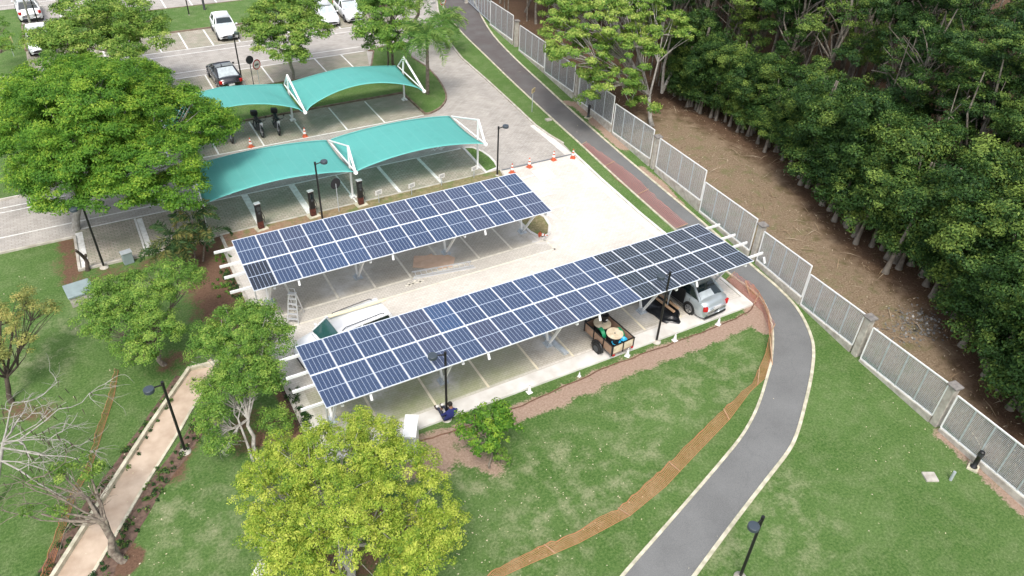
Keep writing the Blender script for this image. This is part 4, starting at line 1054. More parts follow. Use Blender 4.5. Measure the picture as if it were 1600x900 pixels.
for s in (-1, 1):
    mb = MB(); mb.lathe((s * .70, -.1, .28), [(.2, -.08), (.28, -.07), (.285, .06), (.2, .08)], 20, axis='x'); w = mb.build('wheel', M['rubber'], tra)
    mb = MB(); mb.lathe((s * (.70 + .075), -.1, .28), [(.15, -.02), (.15, .02)], 16, axis='x'); mb.build('rim', M['darkgrey'], w)
    mb = MB(); mb.tube([(s * .70, -.1 + .34 * math.cos(a), .28 + .34 * math.sin(a)) for a in (0, .5, 1, 1.57, 2.1, 2.6, 3.14)], .06, 6); mb.build('mudguard', M['black'], tra)
    mb = MB(); mb.box((s * .5, -.93, .40), (.12, .03, .08)); mb.build('tail_light', M['red'], tra)
mb = MB(); mb.beam((-.35, 1.0, .40), (0, 1.75, .42), .05, .06); mb.beam((.35, 1.0, .40), (0, 1.75, .42), .05, .06); mb.beam((0, 1.7, .42), (0, 1.95, .45), .07, .07); mb.build('tow_bar', M['black'], tra)
mb = MB(); mb.tube([(0, 1.6, .03), (0, 1.6, .5)], .03, 6); mb.build('jockey_stand', M['black'], tra)
def spool(loc, label, r1=.36, tilt=(0, 0, 0)):
    s = empty('cable_spool', loc, 0, label, 'cable spool', 'cable spools on the trailer'); s.rotation_euler = tilt
    mb = MB(); mb.lathe((0, 0, 0), [(r1, 0), (r1, .03)], 28); mb.build('flange', M['woodpale'], s)
    mb = MB(); mb.lathe((0, 0, .53), [(r1, 0), (r1, .03)], 28); fl = mb.build('flange', M['woodpale'], s)
    mb = MB(); mb.lathe((0, 0, .56), [(.035, .0), (.035, .006)], 12); mb.build('hub_hole', M['darkgrey'], fl)
    mb = MB(); mb.lathe((0, 0, .03), [(r1 * .86, 0), (r1 * .88, .1), (r1 * .86, .25), (r1 * .88, .4), (r1 * .85, .5)], 28); mb.build('cable', M['blackrough'], s)
spool((16.22, 18.62, .48), 'pale cable spool nearest the blue tubs on the trailer', .36, (R(3), 0, 0))
spool((16.10, 19.38, .48), 'pale cable spool at the front of the trailer with a black bucket on it', .38, (0, R(3), 0))
bk_ = empty('bucket', (16.28, 19.45, 1.06), 0, 'black bucket standing on the rear cable spool', 'bucket')
mb = MB(); mb.lathe((0, 0, 0), [(.13, 0), (.16, .30), (.17, .30), (.17, .33), (.15, .33), (.12, .02)], 18); mb.build('body', M['blackrough'], bk_)
mb = MB(); mb.box((0, -.158, .15), (.1, .008, .07)); mb.build('label_patch', M['conewhite'], bk_)
def coil(loc, label, rr, n, rot):
    c = MB(); pts = []
    for i in range(n * 16 + 1):
        a = i * math.pi / 8; t = i / (n * 16)
        pts.append((rr * math.cos(a) * (1 + .05 * math.sin(3 * a)), rr * math.sin(a), (t - .5) * .14))
    c.tube(pts, .035, 6); o = c.build('hose_coil', M['green'], None, loc); o.rotation_euler = rot; tag(o, label, 'hose', 'green hose coils'); return o
coil((15.88, 19.02, .84), 'green hose coil squeezed along the left side of the trailer', .24, 4, (R(80), 0, R(80)))
coil((16.62, 18.7, .80), 'green hose coil against the right side of the trailer behind the spools', .24, 4, (R(75), 0, R(85)))
def tub(loc, label, rr, h):
    t = empty('tub', loc, 0, label, 'tub', 'blue plastic tubs in the trailer')
    mb = MB(); mb.lathe((0, 0, 0), [(rr * .8, 0), (rr, h), (rr * 1.08, h), (rr * 1.08, h + .02), (rr * .95, h + .02), (rr * .75, .03)], 20); mb.build('body', M['blue'], t)
tub((16.10, 18.27, .46), 'larger bright blue tub in the tail corner of the trailer', .19, .36)
tub((16.45, 18.25, .46), 'smaller bright blue tub beside the larger one in the trailer', .14, .42)

# black tarpaulin heap with timbers
tx_, ty_ = 19.92, 19.98
vs = []; n1, n2 = 30, 22; rnd = random.Random(3)
for i in range(n1):
    for j in range(n2):
        a = i / n1 * 2 * math.pi; t = j / (n2 - 1)
        rr = (1 + .10 * math.sin(3 * a + 1) + .06 * math.sin(7 * a))
        x = .72 * rr * t * math.cos(a); y = 1.22 * rr * t * math.sin(a)
        z = .34 * (1 - t ** 2.5) + .05 * math.sin(9 * x + 4 * y) * (1 - t) + .07 * math.sin(5 * a + 6 * t) * t * (1 - t) * 2 + rnd.uniform(-.02, .02) * (t < .97) + (.05 if t > .9 else 0) * (t < .99)
        vs.append((x, y, max(.005, z)))
fs = [(i * n2 + j, ((i + 1) % n1) * n2 + j, ((i + 1) % n1) * n2 + j + 1, i * n2 + j + 1) for i in range(n1) for j in range(n2 - 1)]
mb = MB(); mb.add(vs, fs, 0, True); o = mb.build('tarpaulin', M['tarp'], None, (tx_, ty_, .03)); o.rotation_euler.z = R(4); tag(o, 'crumpled black tarpaulin heap beside the silver sedan', 'tarpaulin')
for a, b, t in (((-.15, 1.1), (.05, -.85), 'longer timber lying along the left of the black tarpaulin'), ((.18, .95), (.38, -.75), 'timber lying slantwise on the right of the black tarpaulin')):
    mb = MB(); mb.beam((a[0], a[1], .44), (b[0], b[1], .40), .12, .06); o = mb.build('timber', M['wood'], None, (tx_, ty_, .03), bevel=.006); tag(o, t, 'timber', 'timbers on the tarpaulin')
mb = MB(); mb.tube([(.0, 0, .1), (.1, .1, .34), (.3, .05, .3), (.45, .1, .06)], [.12, .2, .18, .1], 10); o = mb.build('rubbish_bag', M['tarp'], None, (18.85, 20.95, .03)); tag(o, 'small black plastic bag behind the carport leg by the tarpaulin', 'bag')

# galvanised beam on the ground, cardboard, ladders
def bars(name, a, b, w, h, label, cat, mt):
    mb = MB(); mb.beam(a, b, w, h); mb.beam(Vector(a) + Vector((w * .9, 0, 0)), Vector(b) + Vector((w * .9, 0, -.02)), w * .5, h * .5); o = mb.build(name, M[mt]); tag(o, label, cat); return o
bars('steel_profile', G(850, 515, .09) + Vector((-.35, .9, 0)), G(884, 553, .09), .15, .12, 'galvanised steel profile on the ground beside the middle carport leg', 'steel beam', 'galv')
cb_ = pix([(647, 401), (700, 399.5), (711, 404), (708, 417), (690, 421), (645, 419)])
mb = MB(); n = len(cb_); cxm = sum(p[0] for p in cb_) / n; cym = sum(p[1] for p in cb_) / n
mb.prism(cb_, .035, .055); mb.box((cxm - .5, cym + .55, .08), (1.0, .22, .02), M=Matrix.Rotation(R(14), 3, 'X'))
o = mb.build('cardboard_sheet', M['cardboard']); tag(o, 'large brown cardboard sheet on the pavers below the shorter carport', 'cardboard')
la, lb = G(645, 429, .08), G(738, 412, .08)
ld = empty('ladder', la, math.atan2((lb - la).y, (lb - la).x), 'aluminium ladder lying flat beside the cardboard sheet', 'ladder')
LL = (lb - la).length
for s, nm in ((-.19, 0), (.19, 0)):
    mb = MB(); mb.box((LL / 2, s, 0), (LL, .035, .08)); mb.build('rail', M['alu'], ld)
mb = MB()
for i in range(11): mb.tube([((i + .5) * LL / 11, -.19, 0), ((i + .5) * LL / 11, .19, 0)], .016, 6)
mb.build('rung', M['alu'], ld); 
mb = MB(); mb.box((LL / 2, -.30, -.03), (LL * 1.04, .05, .05)); mb.build('extension_rail', M['alu'], ld)
sl = empty('stepladder', (4.95, 26.75, .03), R(-35), 'white aluminium stepladder standing open at the left end of the stalls', 'ladder')
for s in (-1, 1):
    mb = MB(); mb.beam((s * .24, -.42, 0), (s * .16, 0, 1.35), .035, .05); mb.build('front_leg', M['alu'], sl)
    mb = MB(); mb.beam((s * .22, .42, 0), (s * .16, .04, 1.3), .03, .04); mb.build('rear_leg', M['alu'], sl)
for i in range(5):
    t = (i + 1) / 6; mb = MB(); mb.box((0, -.42 * (1 - t), 1.35 * t), (.42 - .08 * t, .10, .025)); mb.build('step', M['alu'], sl)
mb = MB(); mb.box((0, 0, 1.36), (.36, .2, .03)); mb.tube([(-.15, 0, 1.36), (-.13, .02, 1.62), (.13, .02, 1.62), (.15, 0, 1.36)], .014, 6); mb.build('top_platform', M['alu'], sl)
mb = MB(); mb.beam((-.2, .30, .45), (.2, .30, .45), .02, .02); mb.build('brace', M['alu'], sl)

# ============================================================ trees
def mesh_np(name, V, Q, tint, mt):
    me = bpy.data.meshes.new(name)
    me.vertices.add(len(V)); me.loops.add(Q.size); me.polygons.add(len(Q))
    me.vertices.foreach_set('co', V.astype(np.float32).ravel())
    me.loops.foreach_set('vertex_index', Q.astype(np.int32).ravel())
    me.polygons.foreach_set('loop_start', np.arange(0, Q.size, Q.shape[1], dtype=np.int32))
    me.update(calc_edges=True)
    at = me.attributes.new('tint', 'FLOAT', 'FACE'); at.data.foreach_set('value', tint.astype(np.float32))
    me.materials.append(mt); return me
def leaf_quads(rng, P, N, size, aspect=.5, jit=.55, vary=.35):
    """one folded-flat leaf spray (rhombus) at each point P, facing roughly N"""
    n = len(P); N = N + rng.normal(0, jit, (n, 3)); N /= np.linalg.norm(N, axis=1, keepdims=True) + 1e-9
    T = rng.normal(0, 1, (n, 3)); T -= (T * N).sum(1, keepdims=True) * N; T /= np.linalg.norm(T, axis=1, keepdims=True) + 1e-9
    B = np.cross(N, T); s = size * rng.uniform(1 - vary, 1 + vary, (n, 1)); w = s * aspect
    V = np.stack([P - T * s * .5, P + B * w * .5 + N * s * .06, P + T * s * .5, P - B * w * .5 + N * s * .06], 1).reshape(-1, 3)
    return V, np.arange(n * 4).reshape(n, 4)
def crown(rng, lobes, puff_r, puff_density, leaves_per_puff, size, shell=.8, low=-.25, flat=.6, droop=0, gap=0.0, tint_top=.25):
    """lobes: (centre, (rx, ry, rz)). Puffs of leaves sit on the outer shell of each lobe."""
    PV = []; PN = []; PT = []; centers = []
    for c, r in lobes:
        c = np.array(c); r = np.array(r)
        area = 4 * math.pi * ((r[0] * r[1]) ** 1.6 + (r[0] * r[2]) ** 1.6 + (r[1] * r[2]) ** 1.6) ** (1 / 1.6) / 3 ** (1 / 1.6)
        n = int(area * puff_density)
        d = rng.normal(0, 1, (n * 3, 3)); d /= np.linalg.norm(d, axis=1, keepdims=True)
        d = d[d[:, 2] > low][:n]
        # skip random gaps: low-frequency noise on direction
        if gap > 0:
            ph = rng.uniform(0, 6, 6)
            g = np.sin(d[:, 0] * 4 + ph[0]) + np.sin(d[:, 1] * 5 + ph[1]) + np.sin(d[:, 2] * 4 + ph[2]) + np.sin((d[:, 0] + d[:, 1]) * 7 + ph[3]) 
            d = d[g > -2.6 + gap * 2.6]
        rad = rng.uniform(shell, 1.06, (len(d), 1)) ** 1
        pc = c + d * r * rad
        for p, dd in zip(pc, d):
            centers.append(p)
            pr = puff_r * rng.uniform(.6, 1.35); k = int(leaves_per_puff * rng.uniform(.6, 1.3) * (pr / puff_r) ** 2)
            e = rng.normal(0, 1, (k, 3)); e /= np.linalg.norm(e, axis=1, keepdims=True)
            e[:, 2] = np.where(rng.uniform(0, 1, k) < .8, np.abs(e[:, 2]), e[:, 2])
            q = p + e * pr * rng.uniform(.45, 1.0, (k, 1)) * np.array([1, 1, flat])
            q[:, 2] -= droop * rng.uniform(0, 1, k) * pr
            nrm = e * .7 + dd * .5 + np.array([0, 0, .5])
            t = np.clip(rng.normal(.30 + rng.uniform(-.26, .30), .15, k) + tint_top * np.clip(e[:, 2], 0, 1), 0, 1)
            PV.append(q); PN.append(nrm); PT.append(t)
    P = np.concatenate(PV); N = np.concatenate(PN); T = np.concatenate(PT)
    V, Q = leaf_quads(rng, P, N, size)
    return V, Q, T, np.array(centers)
def branches(mb, rng, base, fork, targets, r0, n_limb=6, twigs=True, wob=.12, tw_r=.018, mi=0):
    """trunk base -> fork, limbs to cluster means, twigs to puffs"""
    base, fork = np.array(base, float), np.array(fork, float)
    m_ = [base]; 
    for t in (.3, .6, .85): m_.append(base + (fork - base) * t + rng.normal(0, wob * .5, 3) * np.array([1, 1, 0]))
    m_.append(fork)
    mb.tube(m_, [r0 * 1.35, r0 * 1.05, r0, r0 * .93, r0 * .85], 9, mi)
    if len(targets) == 0: return
    T = np.array(targets); k = min(n_limb, len(T))
    cen = T[rng.choice(len(T), k, replace=False)]
    for _ in range(4):
        a = np.argmin(((T[:, None] - cen[None]) ** 2).sum(2), 1)
        cen = np.array([T[a == i].mean(0) if (a == i).any() else cen[i] for i in range(k)])
    for i in range(k):
        e = fork + (cen[i] - fork) * .8; mid = fork + (e - fork) * .5 + np.array([0, 0, .12 * np.linalg.norm(e - fork)]) * .4 + rng.normal(0, wob, 3)
        mb.tube([fork, mid, e], [r0 * .6, r0 * .42, r0 * .24], 7, mi)
        if twigs:
            idx = np.where(a == i)[0]
            if len(idx) > 26: idx = rng.choice(idx, 26, replace=False)
            for j in idx:
                s = mid if rng.uniform() < .4 else e
                mm = s + (T[j] - s) * .5 + rng.normal(0, wob * .6, 3)
                mb.tube([s, mm, T[j]], [tw_r * 1.5, tw_r, tw_r * .5], 4, mi, cap=False)
def make_tree(name, label, base, lobes, leaf, cfg, bark='bark', r0=.14, fork=None, n_limb=6, seed=1, cat='tree', group=None, twig_r=.018, extra_trunks=(), lean=0):
    rng = np.random.default_rng(seed)
    root = empty(name, base, 0, label, cat, group); B = np.array(base)
    V, Q, T, C = crown(rng, [(np.array(c) - B, r) for c, r in lobes], **cfg)
    me = mesh_np('crown', V, Q, T, L[leaf]); o = bpy.data.objects.new('crown', me); col.objects.link(o); o.parent = root
    mb = MB()
    cz = np.mean([c[2] for c, r in lobes]); cm = np.mean([np.array(c) - B for c, r in lobes], 0)
    fk = np.array(fork) - B if fork is not None else np.array([cm[0] * .45, cm[1] * .45, cz * .5])
    branches(mb, rng, (0, 0, -.05), fk, C, r0, n_limb, tw_r=twig_r)
    for e in extra_trunks:
        e = [np.array(p) - B for p in e]
        mb.tube(e, [r0 * .9, r0 * .7, r0 * .4][:len(e)] if len(e) <= 3 else r0 * .7, 7)
    mb.build('trunk', M[bark], root)
    return root
def lobe(px, py, z, rpx, rz=None, sx=1.0):
    c = G(px, py, z); r = rpx * mpp(c)
    return (tuple(c), (r * sx, r, rz if rz else r * .7))

CFG_LUSH = dict(puff_r=.46, puff_density=2.7, leaves_per_puff=190, size=.115, shell=.8, low=-.2, flat=.5, gap=.15)
big = [lobe(150, 185, 5.9, 105, 2.2), lobe(95, 160, 5.2, 82, 1.9), lobe(175, 165, 5.6, 95, 2.0), lobe(262, 190, 5.0, 78, 1.6), lobe(322, 205, 4.2, 46, 1.1), lobe(70, 215, 4.4, 70, 1.5), lobe(150, 240, 4.6, 85, 1.6), lobe(235, 260, 4.2, 78, 1.5), lobe(110, 290, 3.5, 62, 1.5), lobe(60, 275, 3.6, 40, 1.2), lobe(185, 300, 3.4, 55, 1.1), lobe(280, 300, 3.2, 42, 1.0), lobe(25, 165, 4.5, 62, 1.2), lobe(215, 130, 5.6, 45, 1.0), lobe(130, 120, 5.6, 45, 1.0), lobe(5, 230, 4.0, 42, 1.0)]
make_tree('shade_tree', 'huge bright green spreading tree covering the left ends of both teal canopies', G(118, 359), big, 'bright', CFG_LUSH, 'barkpale', .17, fork=G(120, 300, 1.9), n_limb=14, seed=11, twig_r=.022)
make_tree('shade_tree', 'light green tree behind the huge spreading one, over the hidden white car', G(197, 106),
          [lobe(150, 45, 5.0, 62, 1.5), lobe(205, 40, 4.6, 52, 1.4), lobe(105, 70, 4.6, 45, 1.2), lobe(240, 62, 4.2, 30, .9), lobe(175, 75, 4.2, 48, 1.1), lobe(140, 10, 5, 45, 1.2), lobe(72, 82, 3.6, 30, .8), lobe(60, 62, 3.4, 22, .7)], 'lime',
          dict(CFG_LUSH, size=.15, puff_density=2.2, leaves_per_puff=110, gap=.55), 'bark', .16, n_limb=8, seed=12)
make_tree('shade_tree', 'round lime green tree rising beside the farther canopy above the far lane', G(457, 122),
          [lobe(445, 30, 4.6, 50, 1.6), lobe(412, 50, 4.2, 32, 1.2), lobe(485, 50, 4.2, 32, 1.1), lobe(440, 72, 3.6, 40, 1.0), lobe(455, 8, 4.9, 42, 1.2), lobe(462, 92, 3.0, 20, .6)], 'lime',
          dict(CFG_LUSH, size=.15, puff_density=2.3, leaves_per_puff=115, gap=.45), 'barkpale', .12, n_limb=7, seed=13)
make_tree('shade_tree', 'darker green tree left of the feathery palm at the canopy end', G(617, 106),
          [lobe(598, 30, 4.6, 36, 1.4), lobe(580, 55, 4.0, 28, 1.0), lobe(620, 60, 3.8, 30, 1.0), lobe(605, 5, 5.0, 42, 1.2), lobe(600, 70, 3.3, 26, .8)], 'mid',
          dict(CFG_LUSH, size=.15, puff_density=2.3, leaves_per_puff=115, gap=.45), 'bark', .10, n_limb=6, seed=14, extra_trunks=[(G(606, 108), G(607, 92, 1.2), G(604, 60, 3.6))])
make_tree('yellow_shoot_tree', 'yellow-green broad tree standing beyond the far part of the fence', G(1019, 197),
          [lobe(880, 30, 6.2, 45, 1.5), lobe(935, 40, 6.2, 62, 1.8), lobe(905, 85, 5.2, 48, 1.4), lobe(985, 90, 4.6, 48, 1.5), lobe(1030, 45, 5.6, 42, 1.3), lobe(960, 135, 3.2, 42, 1.1), lobe(1000, 165, 1.9, 24, .6), lobe(925, 125, 3.6, 30, 1.0), lobe(1060, 60, 5.0, 28, 1.0), lobe(875, 65, 5.3, 32, 1.0), lobe(918, 160, 2.6, 18, .5), lobe(900, -5, 7, 60, 1.4), lobe(980, 5, 6.8, 60, 1.5)], 'lime',
          dict(CFG_LUSH, size=.16, puff_density=1.7, leaves_per_puff=110, gap=.7, puff_r=.40, tint_top=.4), 'barkpale', .13, n_limb=10, seed=15, fork=G(1015, 150, 1.6), twig_r=.028,
          extra_trunks=[(G(1034, 145, .6), G(1037, 105, 2.6), G(1050, 50, 5.2)), (G(1034, 145, .6), G(1058, 95, 2.6), G(1080, 55, 4.6))])
CFG_OPEN = dict(puff_r=.25, puff_density=6.6, leaves_per_puff=105, size=.074, shell=.45, low=-.4, flat=.7, gap=.5)
make_tree('young_tree', 'loose mid-green tree in the left lawn whose trunk leans above the lamp post', G(257, 570),
          [lobe(170, 470, 2.6, 42, .9), lobe(225, 455, 2.9, 48, .9), lobe(275, 440, 2.9, 38, .9), lobe(195, 510, 2.3, 50, .8), lobe(245, 510, 2.3, 42, .8), lobe(150, 500, 2.3, 30, .7), lobe(215, 555, 1.8, 32, .5), lobe(300, 430, 2.6, 18, .5)], 'mid', CFG_OPEN, 'bark', .09, n_limb=9, seed=21, fork=G(240, 535, 1.1), twig_r=.012)
make_tree('young_tree', 'leafy green tree at the left corner of the lot, with bare grey twigs low down', G(402, 716),
          [lobe(375, 520, 3.0, 55, 1.0), lobe(330, 540, 2.8, 38, .8), lobe(420, 530, 2.8, 36, .8), lobe(385, 575, 2.5, 48, .9), lobe(350, 610, 2.0, 45, .7), lobe(415, 590, 2.1, 32, .7), lobe(330, 650, 1.6, 28, .5), lobe(345, 690, 1.0, 24, .4), lobe(395, 500, 3.2, 42, .7)], 'mid', dict(CFG_OPEN, puff_density=8.5, gap=.35), 'barkpale', .07, n_limb=9, seed=22, fork=G(388, 655, 1.2), twig_r=.014)
make_tree('shrub', 'small round green shrub on bare earth between walkway and lot corner', G(428, 678), [lobe(430, 656, .8, 24, .5)], 'mid', dict(CFG_OPEN, gap=.1, shell=.6), 'bark', .03, n_limb=3, seed=23, cat='shrub', twig_r=.008)
CFG_Y = dict(puff_r=.20, puff_density=9.5, leaves_per_puff=85, size=.068, shell=.5, low=-.3, flat=.75, gap=.68)
make_tree('yellow_leaf_tree', 'large bright yellow-green tree in the bottom foreground', G(548, 905),
          [lobe(540, 722, 3.4, 82, 1.1), lobe(585, 690, 3.1, 50, .7), lobe(460, 730, 3.0, 65, 1.0), lobe(620, 735, 3.1, 65, 1.0), lobe(415, 768, 2.5, 56, .9), lobe(425, 830, 2.2, 50, .8), lobe(685, 830, 2.2, 45, .8), lobe(670, 780, 2.5, 45, .9), lobe(540, 800, 3.2, 95, 1.1), lobe(450, 830, 2.6, 62, .9), lobe(640, 840, 2.6, 62, .9), lobe(550, 880, 2.4, 100, 1.0), lobe(450, 885, 2.1, 50, .7), lobe(650, 890, 2.2, 60, .8), lobe(560, 672, 3.2, 32, .6), lobe(500, 690, 3.0, 34, .7)], 'yellow', CFG_Y, 'barkpale', .13, n_limb=14, seed=31, fork=G(545, 850, 1.3), twig_r=.011)
make_tree('sapling', 'drooping leafy sapling in the verge right of the seated worker', G(765, 731),
          [lobe(735, 662, 1.7, 28, .4), lobe(770, 650, 1.9, 26, .45), lobe(790, 668, 1.6, 25, .4), lobe(760, 680, 1.5, 34, .4), lobe(782, 640, 1.9, 17, .3)], 'bright', dict(puff_r=.2, puff_density=7, leaves_per_puff=40, size=.12, shell=.5, low=-.2, flat=.6, gap=.2, droop=.7), 'bark', .04, n_limb=5, seed=32, twig_r=.009)
make_tree('shrub', 'little green bush at the foot of the drooping sapling', G(782, 724), [lobe(782, 712, .4, 17, .32)], 'mid', dict(puff_r=.15, puff_density=9, leaves_per_puff=40, size=.09, shell=.5, low=-.2, flat=.6, gap=0, droop=.6), 'bark', .02, n_limb=3, seed=33, cat='shrub', twig_r=.006)
make_tree('dry_tree', 'yellowing tree with hanging brown pods at the left edge', G(18, 628),
          [lobe(10, 500, 2.8, 36, .9), lobe(45, 490, 2.6, 28, .7), lobe(20, 545, 2.2, 34, .8), lobe(80, 483, 2.5, 17, .4), lobe(-10, 560, 2.2, 30, .8), lobe(40, 455, 2.9, 12, .3)], 'dry', dict(CFG_OPEN, puff_density=4.5, gap=.9), 'barkdark', .09, n_limb=7, seed=41, fork=G(10, 590, 1.0), twig_r=.014)
make_tree('mossy_tree', 'half-bare tree with a thick leaning trunk crossing the sandy walkway', G(193, 876),
          [lobe(110, 745, 2.6, 34, .5), lobe(135, 735, 2.6, 22, .4), lobe(75, 745, 2.5, 22, .35), lobe(90, 790, 2.2, 22, .35), lobe(60, 800, 2.2, 16, .3)], 'lime', dict(CFG_OPEN, puff_density=3.4, size=.085, gap=.9), 'bark', .11, n_limb=5, seed=42, fork=G(158, 815, 1.5), twig_r=.012)
def bare_branches(rng, mb, p, d, length, r, depth):
    pts = [p]; q = p.copy(); dd = d.copy()
    for i in range(4):
        dd = dd + rng.normal(0, .28, 3) + np.array([0, 0, -.03]); dd /= np.linalg.norm(dd)
        q = q + dd * length / 4; pts.append(q.copy())
    mb.tube(pts, [r, r * .85, r * .7, r * .55, r * .4], 5 if depth < 2 else 4, cap=False)
    if depth <= 0: return
    for i in range(rng.integers(2, 5)):
        k = rng.integers(1, 5); nd = dd + rng.normal(0, .65, 3); nd[2] = nd[2] * .5; nd /= np.linalg.norm(nd)
        bare_branches(rng, mb, pts[k].copy(), nd, length * rng.uniform(.5, .75), r * .55, depth - 1)
def bare_tree(name, label, base, trunk, limbs, seed, mt='barkpale', r0=.10, pods=False):
    rng = np.random.default_rng(seed); root = empty(name, base, 0, label, 'tree'); B = np.array(base)
    mb = MB(); tp = [np.array(p) - B for p in trunk]
    mb.tube(tp, np.linspace(r0, r0 * .6, len(tp)).tolist(), 9)
    for s, e, r in limbs:
        s, e = np.array(s) - B, np.array(e) - B; d = e - s; ln = np.linalg.norm(d)
        bare_branches(rng, mb, s, d / ln, ln, r, 3)
    mb.build('trunk', M[mt], root)
    if pods:
        P = []; 
        for s, e, r in limbs:
            s, e = np.array(s) - B, np.array(e) - B
            for _ in range(8): P.append(s + (e - s) * rng.uniform(.4, 1.2) + rng.normal(0, .35, 3) * np.array([1, 1, .3]))
        mb = MB()
        for p in P: mb.tube([p, p + np.array([rng.normal(0, .03), rng.normal(0, .03), -.26])], [.016, .009], 5)
        mb.build('seed_pod', M['barkdark'], root).__setitem__('kind', 'stuff')
    return root
hub = G(165, 812, 1.5)
bare_tree('bare_tree', 'leafless grey tree with tangled twigs and hanging pods at the left edge', G(-10, 790), [G(-10, 790), G(-2, 735, 1.0), G(5, 690, 2.0)],
          [(G(5, 700, 1.8), G(130, 690, 2.4), .040), (G(5, 695, 1.9), G(95, 655, 2.6), .040), (G(5, 690, 2.0), G(60, 640, 2.7), .038), (G(5, 690, 2.0), G(20, 630, 2.6), .038), (G(2, 720, 1.4), G(110, 735, 2.0), .034), (G(2, 720, 1.4), G(40, 760, 1.7), .03), (G(5, 690, 2.0), G(80, 700, 2.2), .034), (G(5, 690, 2.0), G(100, 620, 2.4), .026)], 51, r0=.085, mt='barkpale', pods=True)
bare_tree('bare_tree', 'lichen-grey bare limbs growing from the trunk over the sandy walkway', G(186, 872), [G(186, 872), G(172, 838, .8), hub],
          [(hub, G(60, 815, 1.9), .04), (hub, G(25, 795, 2.1), .04), (hub, G(105, 765, 2.2), .035), (hub, G(150, 762, 2.4), .04), (hub, G(70, 850, 1.5), .03)], 52, mt='bark', r0=.10)
bare_tree('bare_tree', 'slender whitish bare tree inside the leafy tree at the lot corner', G(396, 722), [G(396, 722), G(385, 690, .7), G(372, 655, 1.4)],
          [(G(385, 690, .7), G(345, 685, 1.1), .022), (G(372, 655, 1.4), G(345, 625, 1.8), .025), (G(372, 655, 1.4), G(382, 618, 2.0), .025), (G(378, 670, 1.1), G(345, 650, 1.5), .02)], 53, r0=.055)
bare_tree('bare_tree', 'slim pale bare trunk in front of the white car in the top left corner', G(50, 46), [G(50, 46), G(42, 18, 1.4), G(33, -12, 3.2)],
          [(G(42, 18, 1.4), G(60, -20, 3.4), .03), (G(33, -12, 3.2), G(20, -50, 4.6), .03)], 54, r0=.10)
make_tree('young_tree', 'pale yellow-green young tree cut off by the upper left edge', G(-6, 120), [lobe(-4, 75, 2.6, 24, .8), lobe(10, 60, 2.4, 14, .5), lobe(-12, 45, 3.0, 24, .8)], 'mid', dict(CFG_LUSH, size=.13, puff_density=2.5, leaves_per_puff=60, puff_r=.3, gap=.6), 'bark', .06, n_limb=3, seed=24)
# cut stump
st_ = empty('tree_stump', G(137, 423), 0, 'forked cut trunk without leaves at the corner of the left stall', 'stump')
mb = MB(); b_ = G(137, 423); mb.tube([(0, 0, 0), G(136, 410, .4) - b_, G(133, 404, .6) - b_], [.11, .09, .08], 9); mb.build('trunk', M['barkdark'], st_)
mb = MB(); mb.tube([G(133, 404, .6) - b_, G(126, 397, 1.0) - b_, G(118, 391, 1.4) - b_], [.08, .07, .06], 9); mb.tube([G(133, 404, .6) - b_, G(134, 398, .9) - b_], [.07, .06], 9); mb.build('limb', M['barkdark'], st_)

# palms
def palm(name, label, base, heads, n_fr, length, mt, seed, trunk_r=.13, droop=1.0, leafw=.05, bark='bark'):
    rng = np.random.default_rng(seed); root = empty(name, base, 0, label, 'palm'); B = np.array(base)
    mb = MB()
    V = []; T = []
    for head in heads:
        h = np.array(head) - B
        mb.tube([(h[0] * .6, h[1] * .6, 0) if len(heads) > 1 else (0, 0, 0), h * np.array([.75, .75, .5]), h], [trunk_r * 1.2, trunk_r, trunk_r * .8], 9)
        for i in range(n_fr):
            az = rng.uniform(0, 2 * math.pi); el = rng.uniform(.05, 1.25); ln = length * rng.uniform(.75, 1.1)
            d = np.array([math.cos(az), math.sin(az), 0.]); pts = []
            for s in np.linspace(0, 1, 12):
                a = el - droop * s * 1.7
                pts.append((h if not pts else pts[-1]) + (d * math.cos(a) + np.array([0, 0, math.sin(a)])) * ln / 12)
            mb.tube(pts[::3] + [pts[-1]], [.02, .016, .012, .008, .004][:len(pts[::3]) + 1], 4, mi=1, cap=False)
            side = np.cross(d, [0, 0, 1.]); ft = rng.uniform(.2, .9)
            for s in np.linspace(.06, 1, 44):
                k = s * 11; k0 = min(10, int(k)); p = pts[k0] + (pts[k0 + 1] - pts[k0]) * (k - k0)
                ll = length * .26 * math.sin(math.pi * min(1, .18 + s * .82)) ** .6 * rng.uniform(.7, 1.1)
                for sg in (-1, 1):
                    dr = side * sg * rng.uniform(.6, 1) + d * .55 + np.array([0, 0, rng.uniform(-.8, .35)]); dr /= np.linalg.norm(dr)
                    w = np.cross(dr, rng.normal(0, 1, 3)); w = w / np.linalg.norm(w) * leafw * .5
                    V += [p - w * .5, p + dr * ll * .5 + w, p + dr * ll, p + dr * ll * .5 - w]; T.append(min(1, max(0, ft + rng.normal(0, .15))))
    V = np.array(V); o = bpy.data.objects.new('frond', mesh_np('frond', V, np.arange(len(V)).reshape(-1, 4), np.array(T), L[mt])); col.objects.link(o); o.parent = root; o['kind'] = 'stuff'
    mb.build('trunk', [M[bark], L[mt]], root)
    return root
palm('feather_palm', 'tall feathery palm at the right end of the farther canopy', G(668, 148), [PX(667, 58, 19.9)], 46, 2.5, 'palm', 61, trunk_r=.12, droop=1.05, leafw=.045)
palm('feather_palm', 'second feathery palm whose fronds hang above the top of the road', G(700, 75), [G(692, 32, 2.6)], 24, 2.3, 'palm', 62, trunk_r=.12, droop=1.15, leafw=.045)
palm('feather_palm', 'farthest palm cut by the top edge behind the darker green tree', G(648, 32), [G(655, -4, 3.4)], 20, 2.6, 'palm', 64, trunk_r=.12, droop=1.1, leafw=.05)
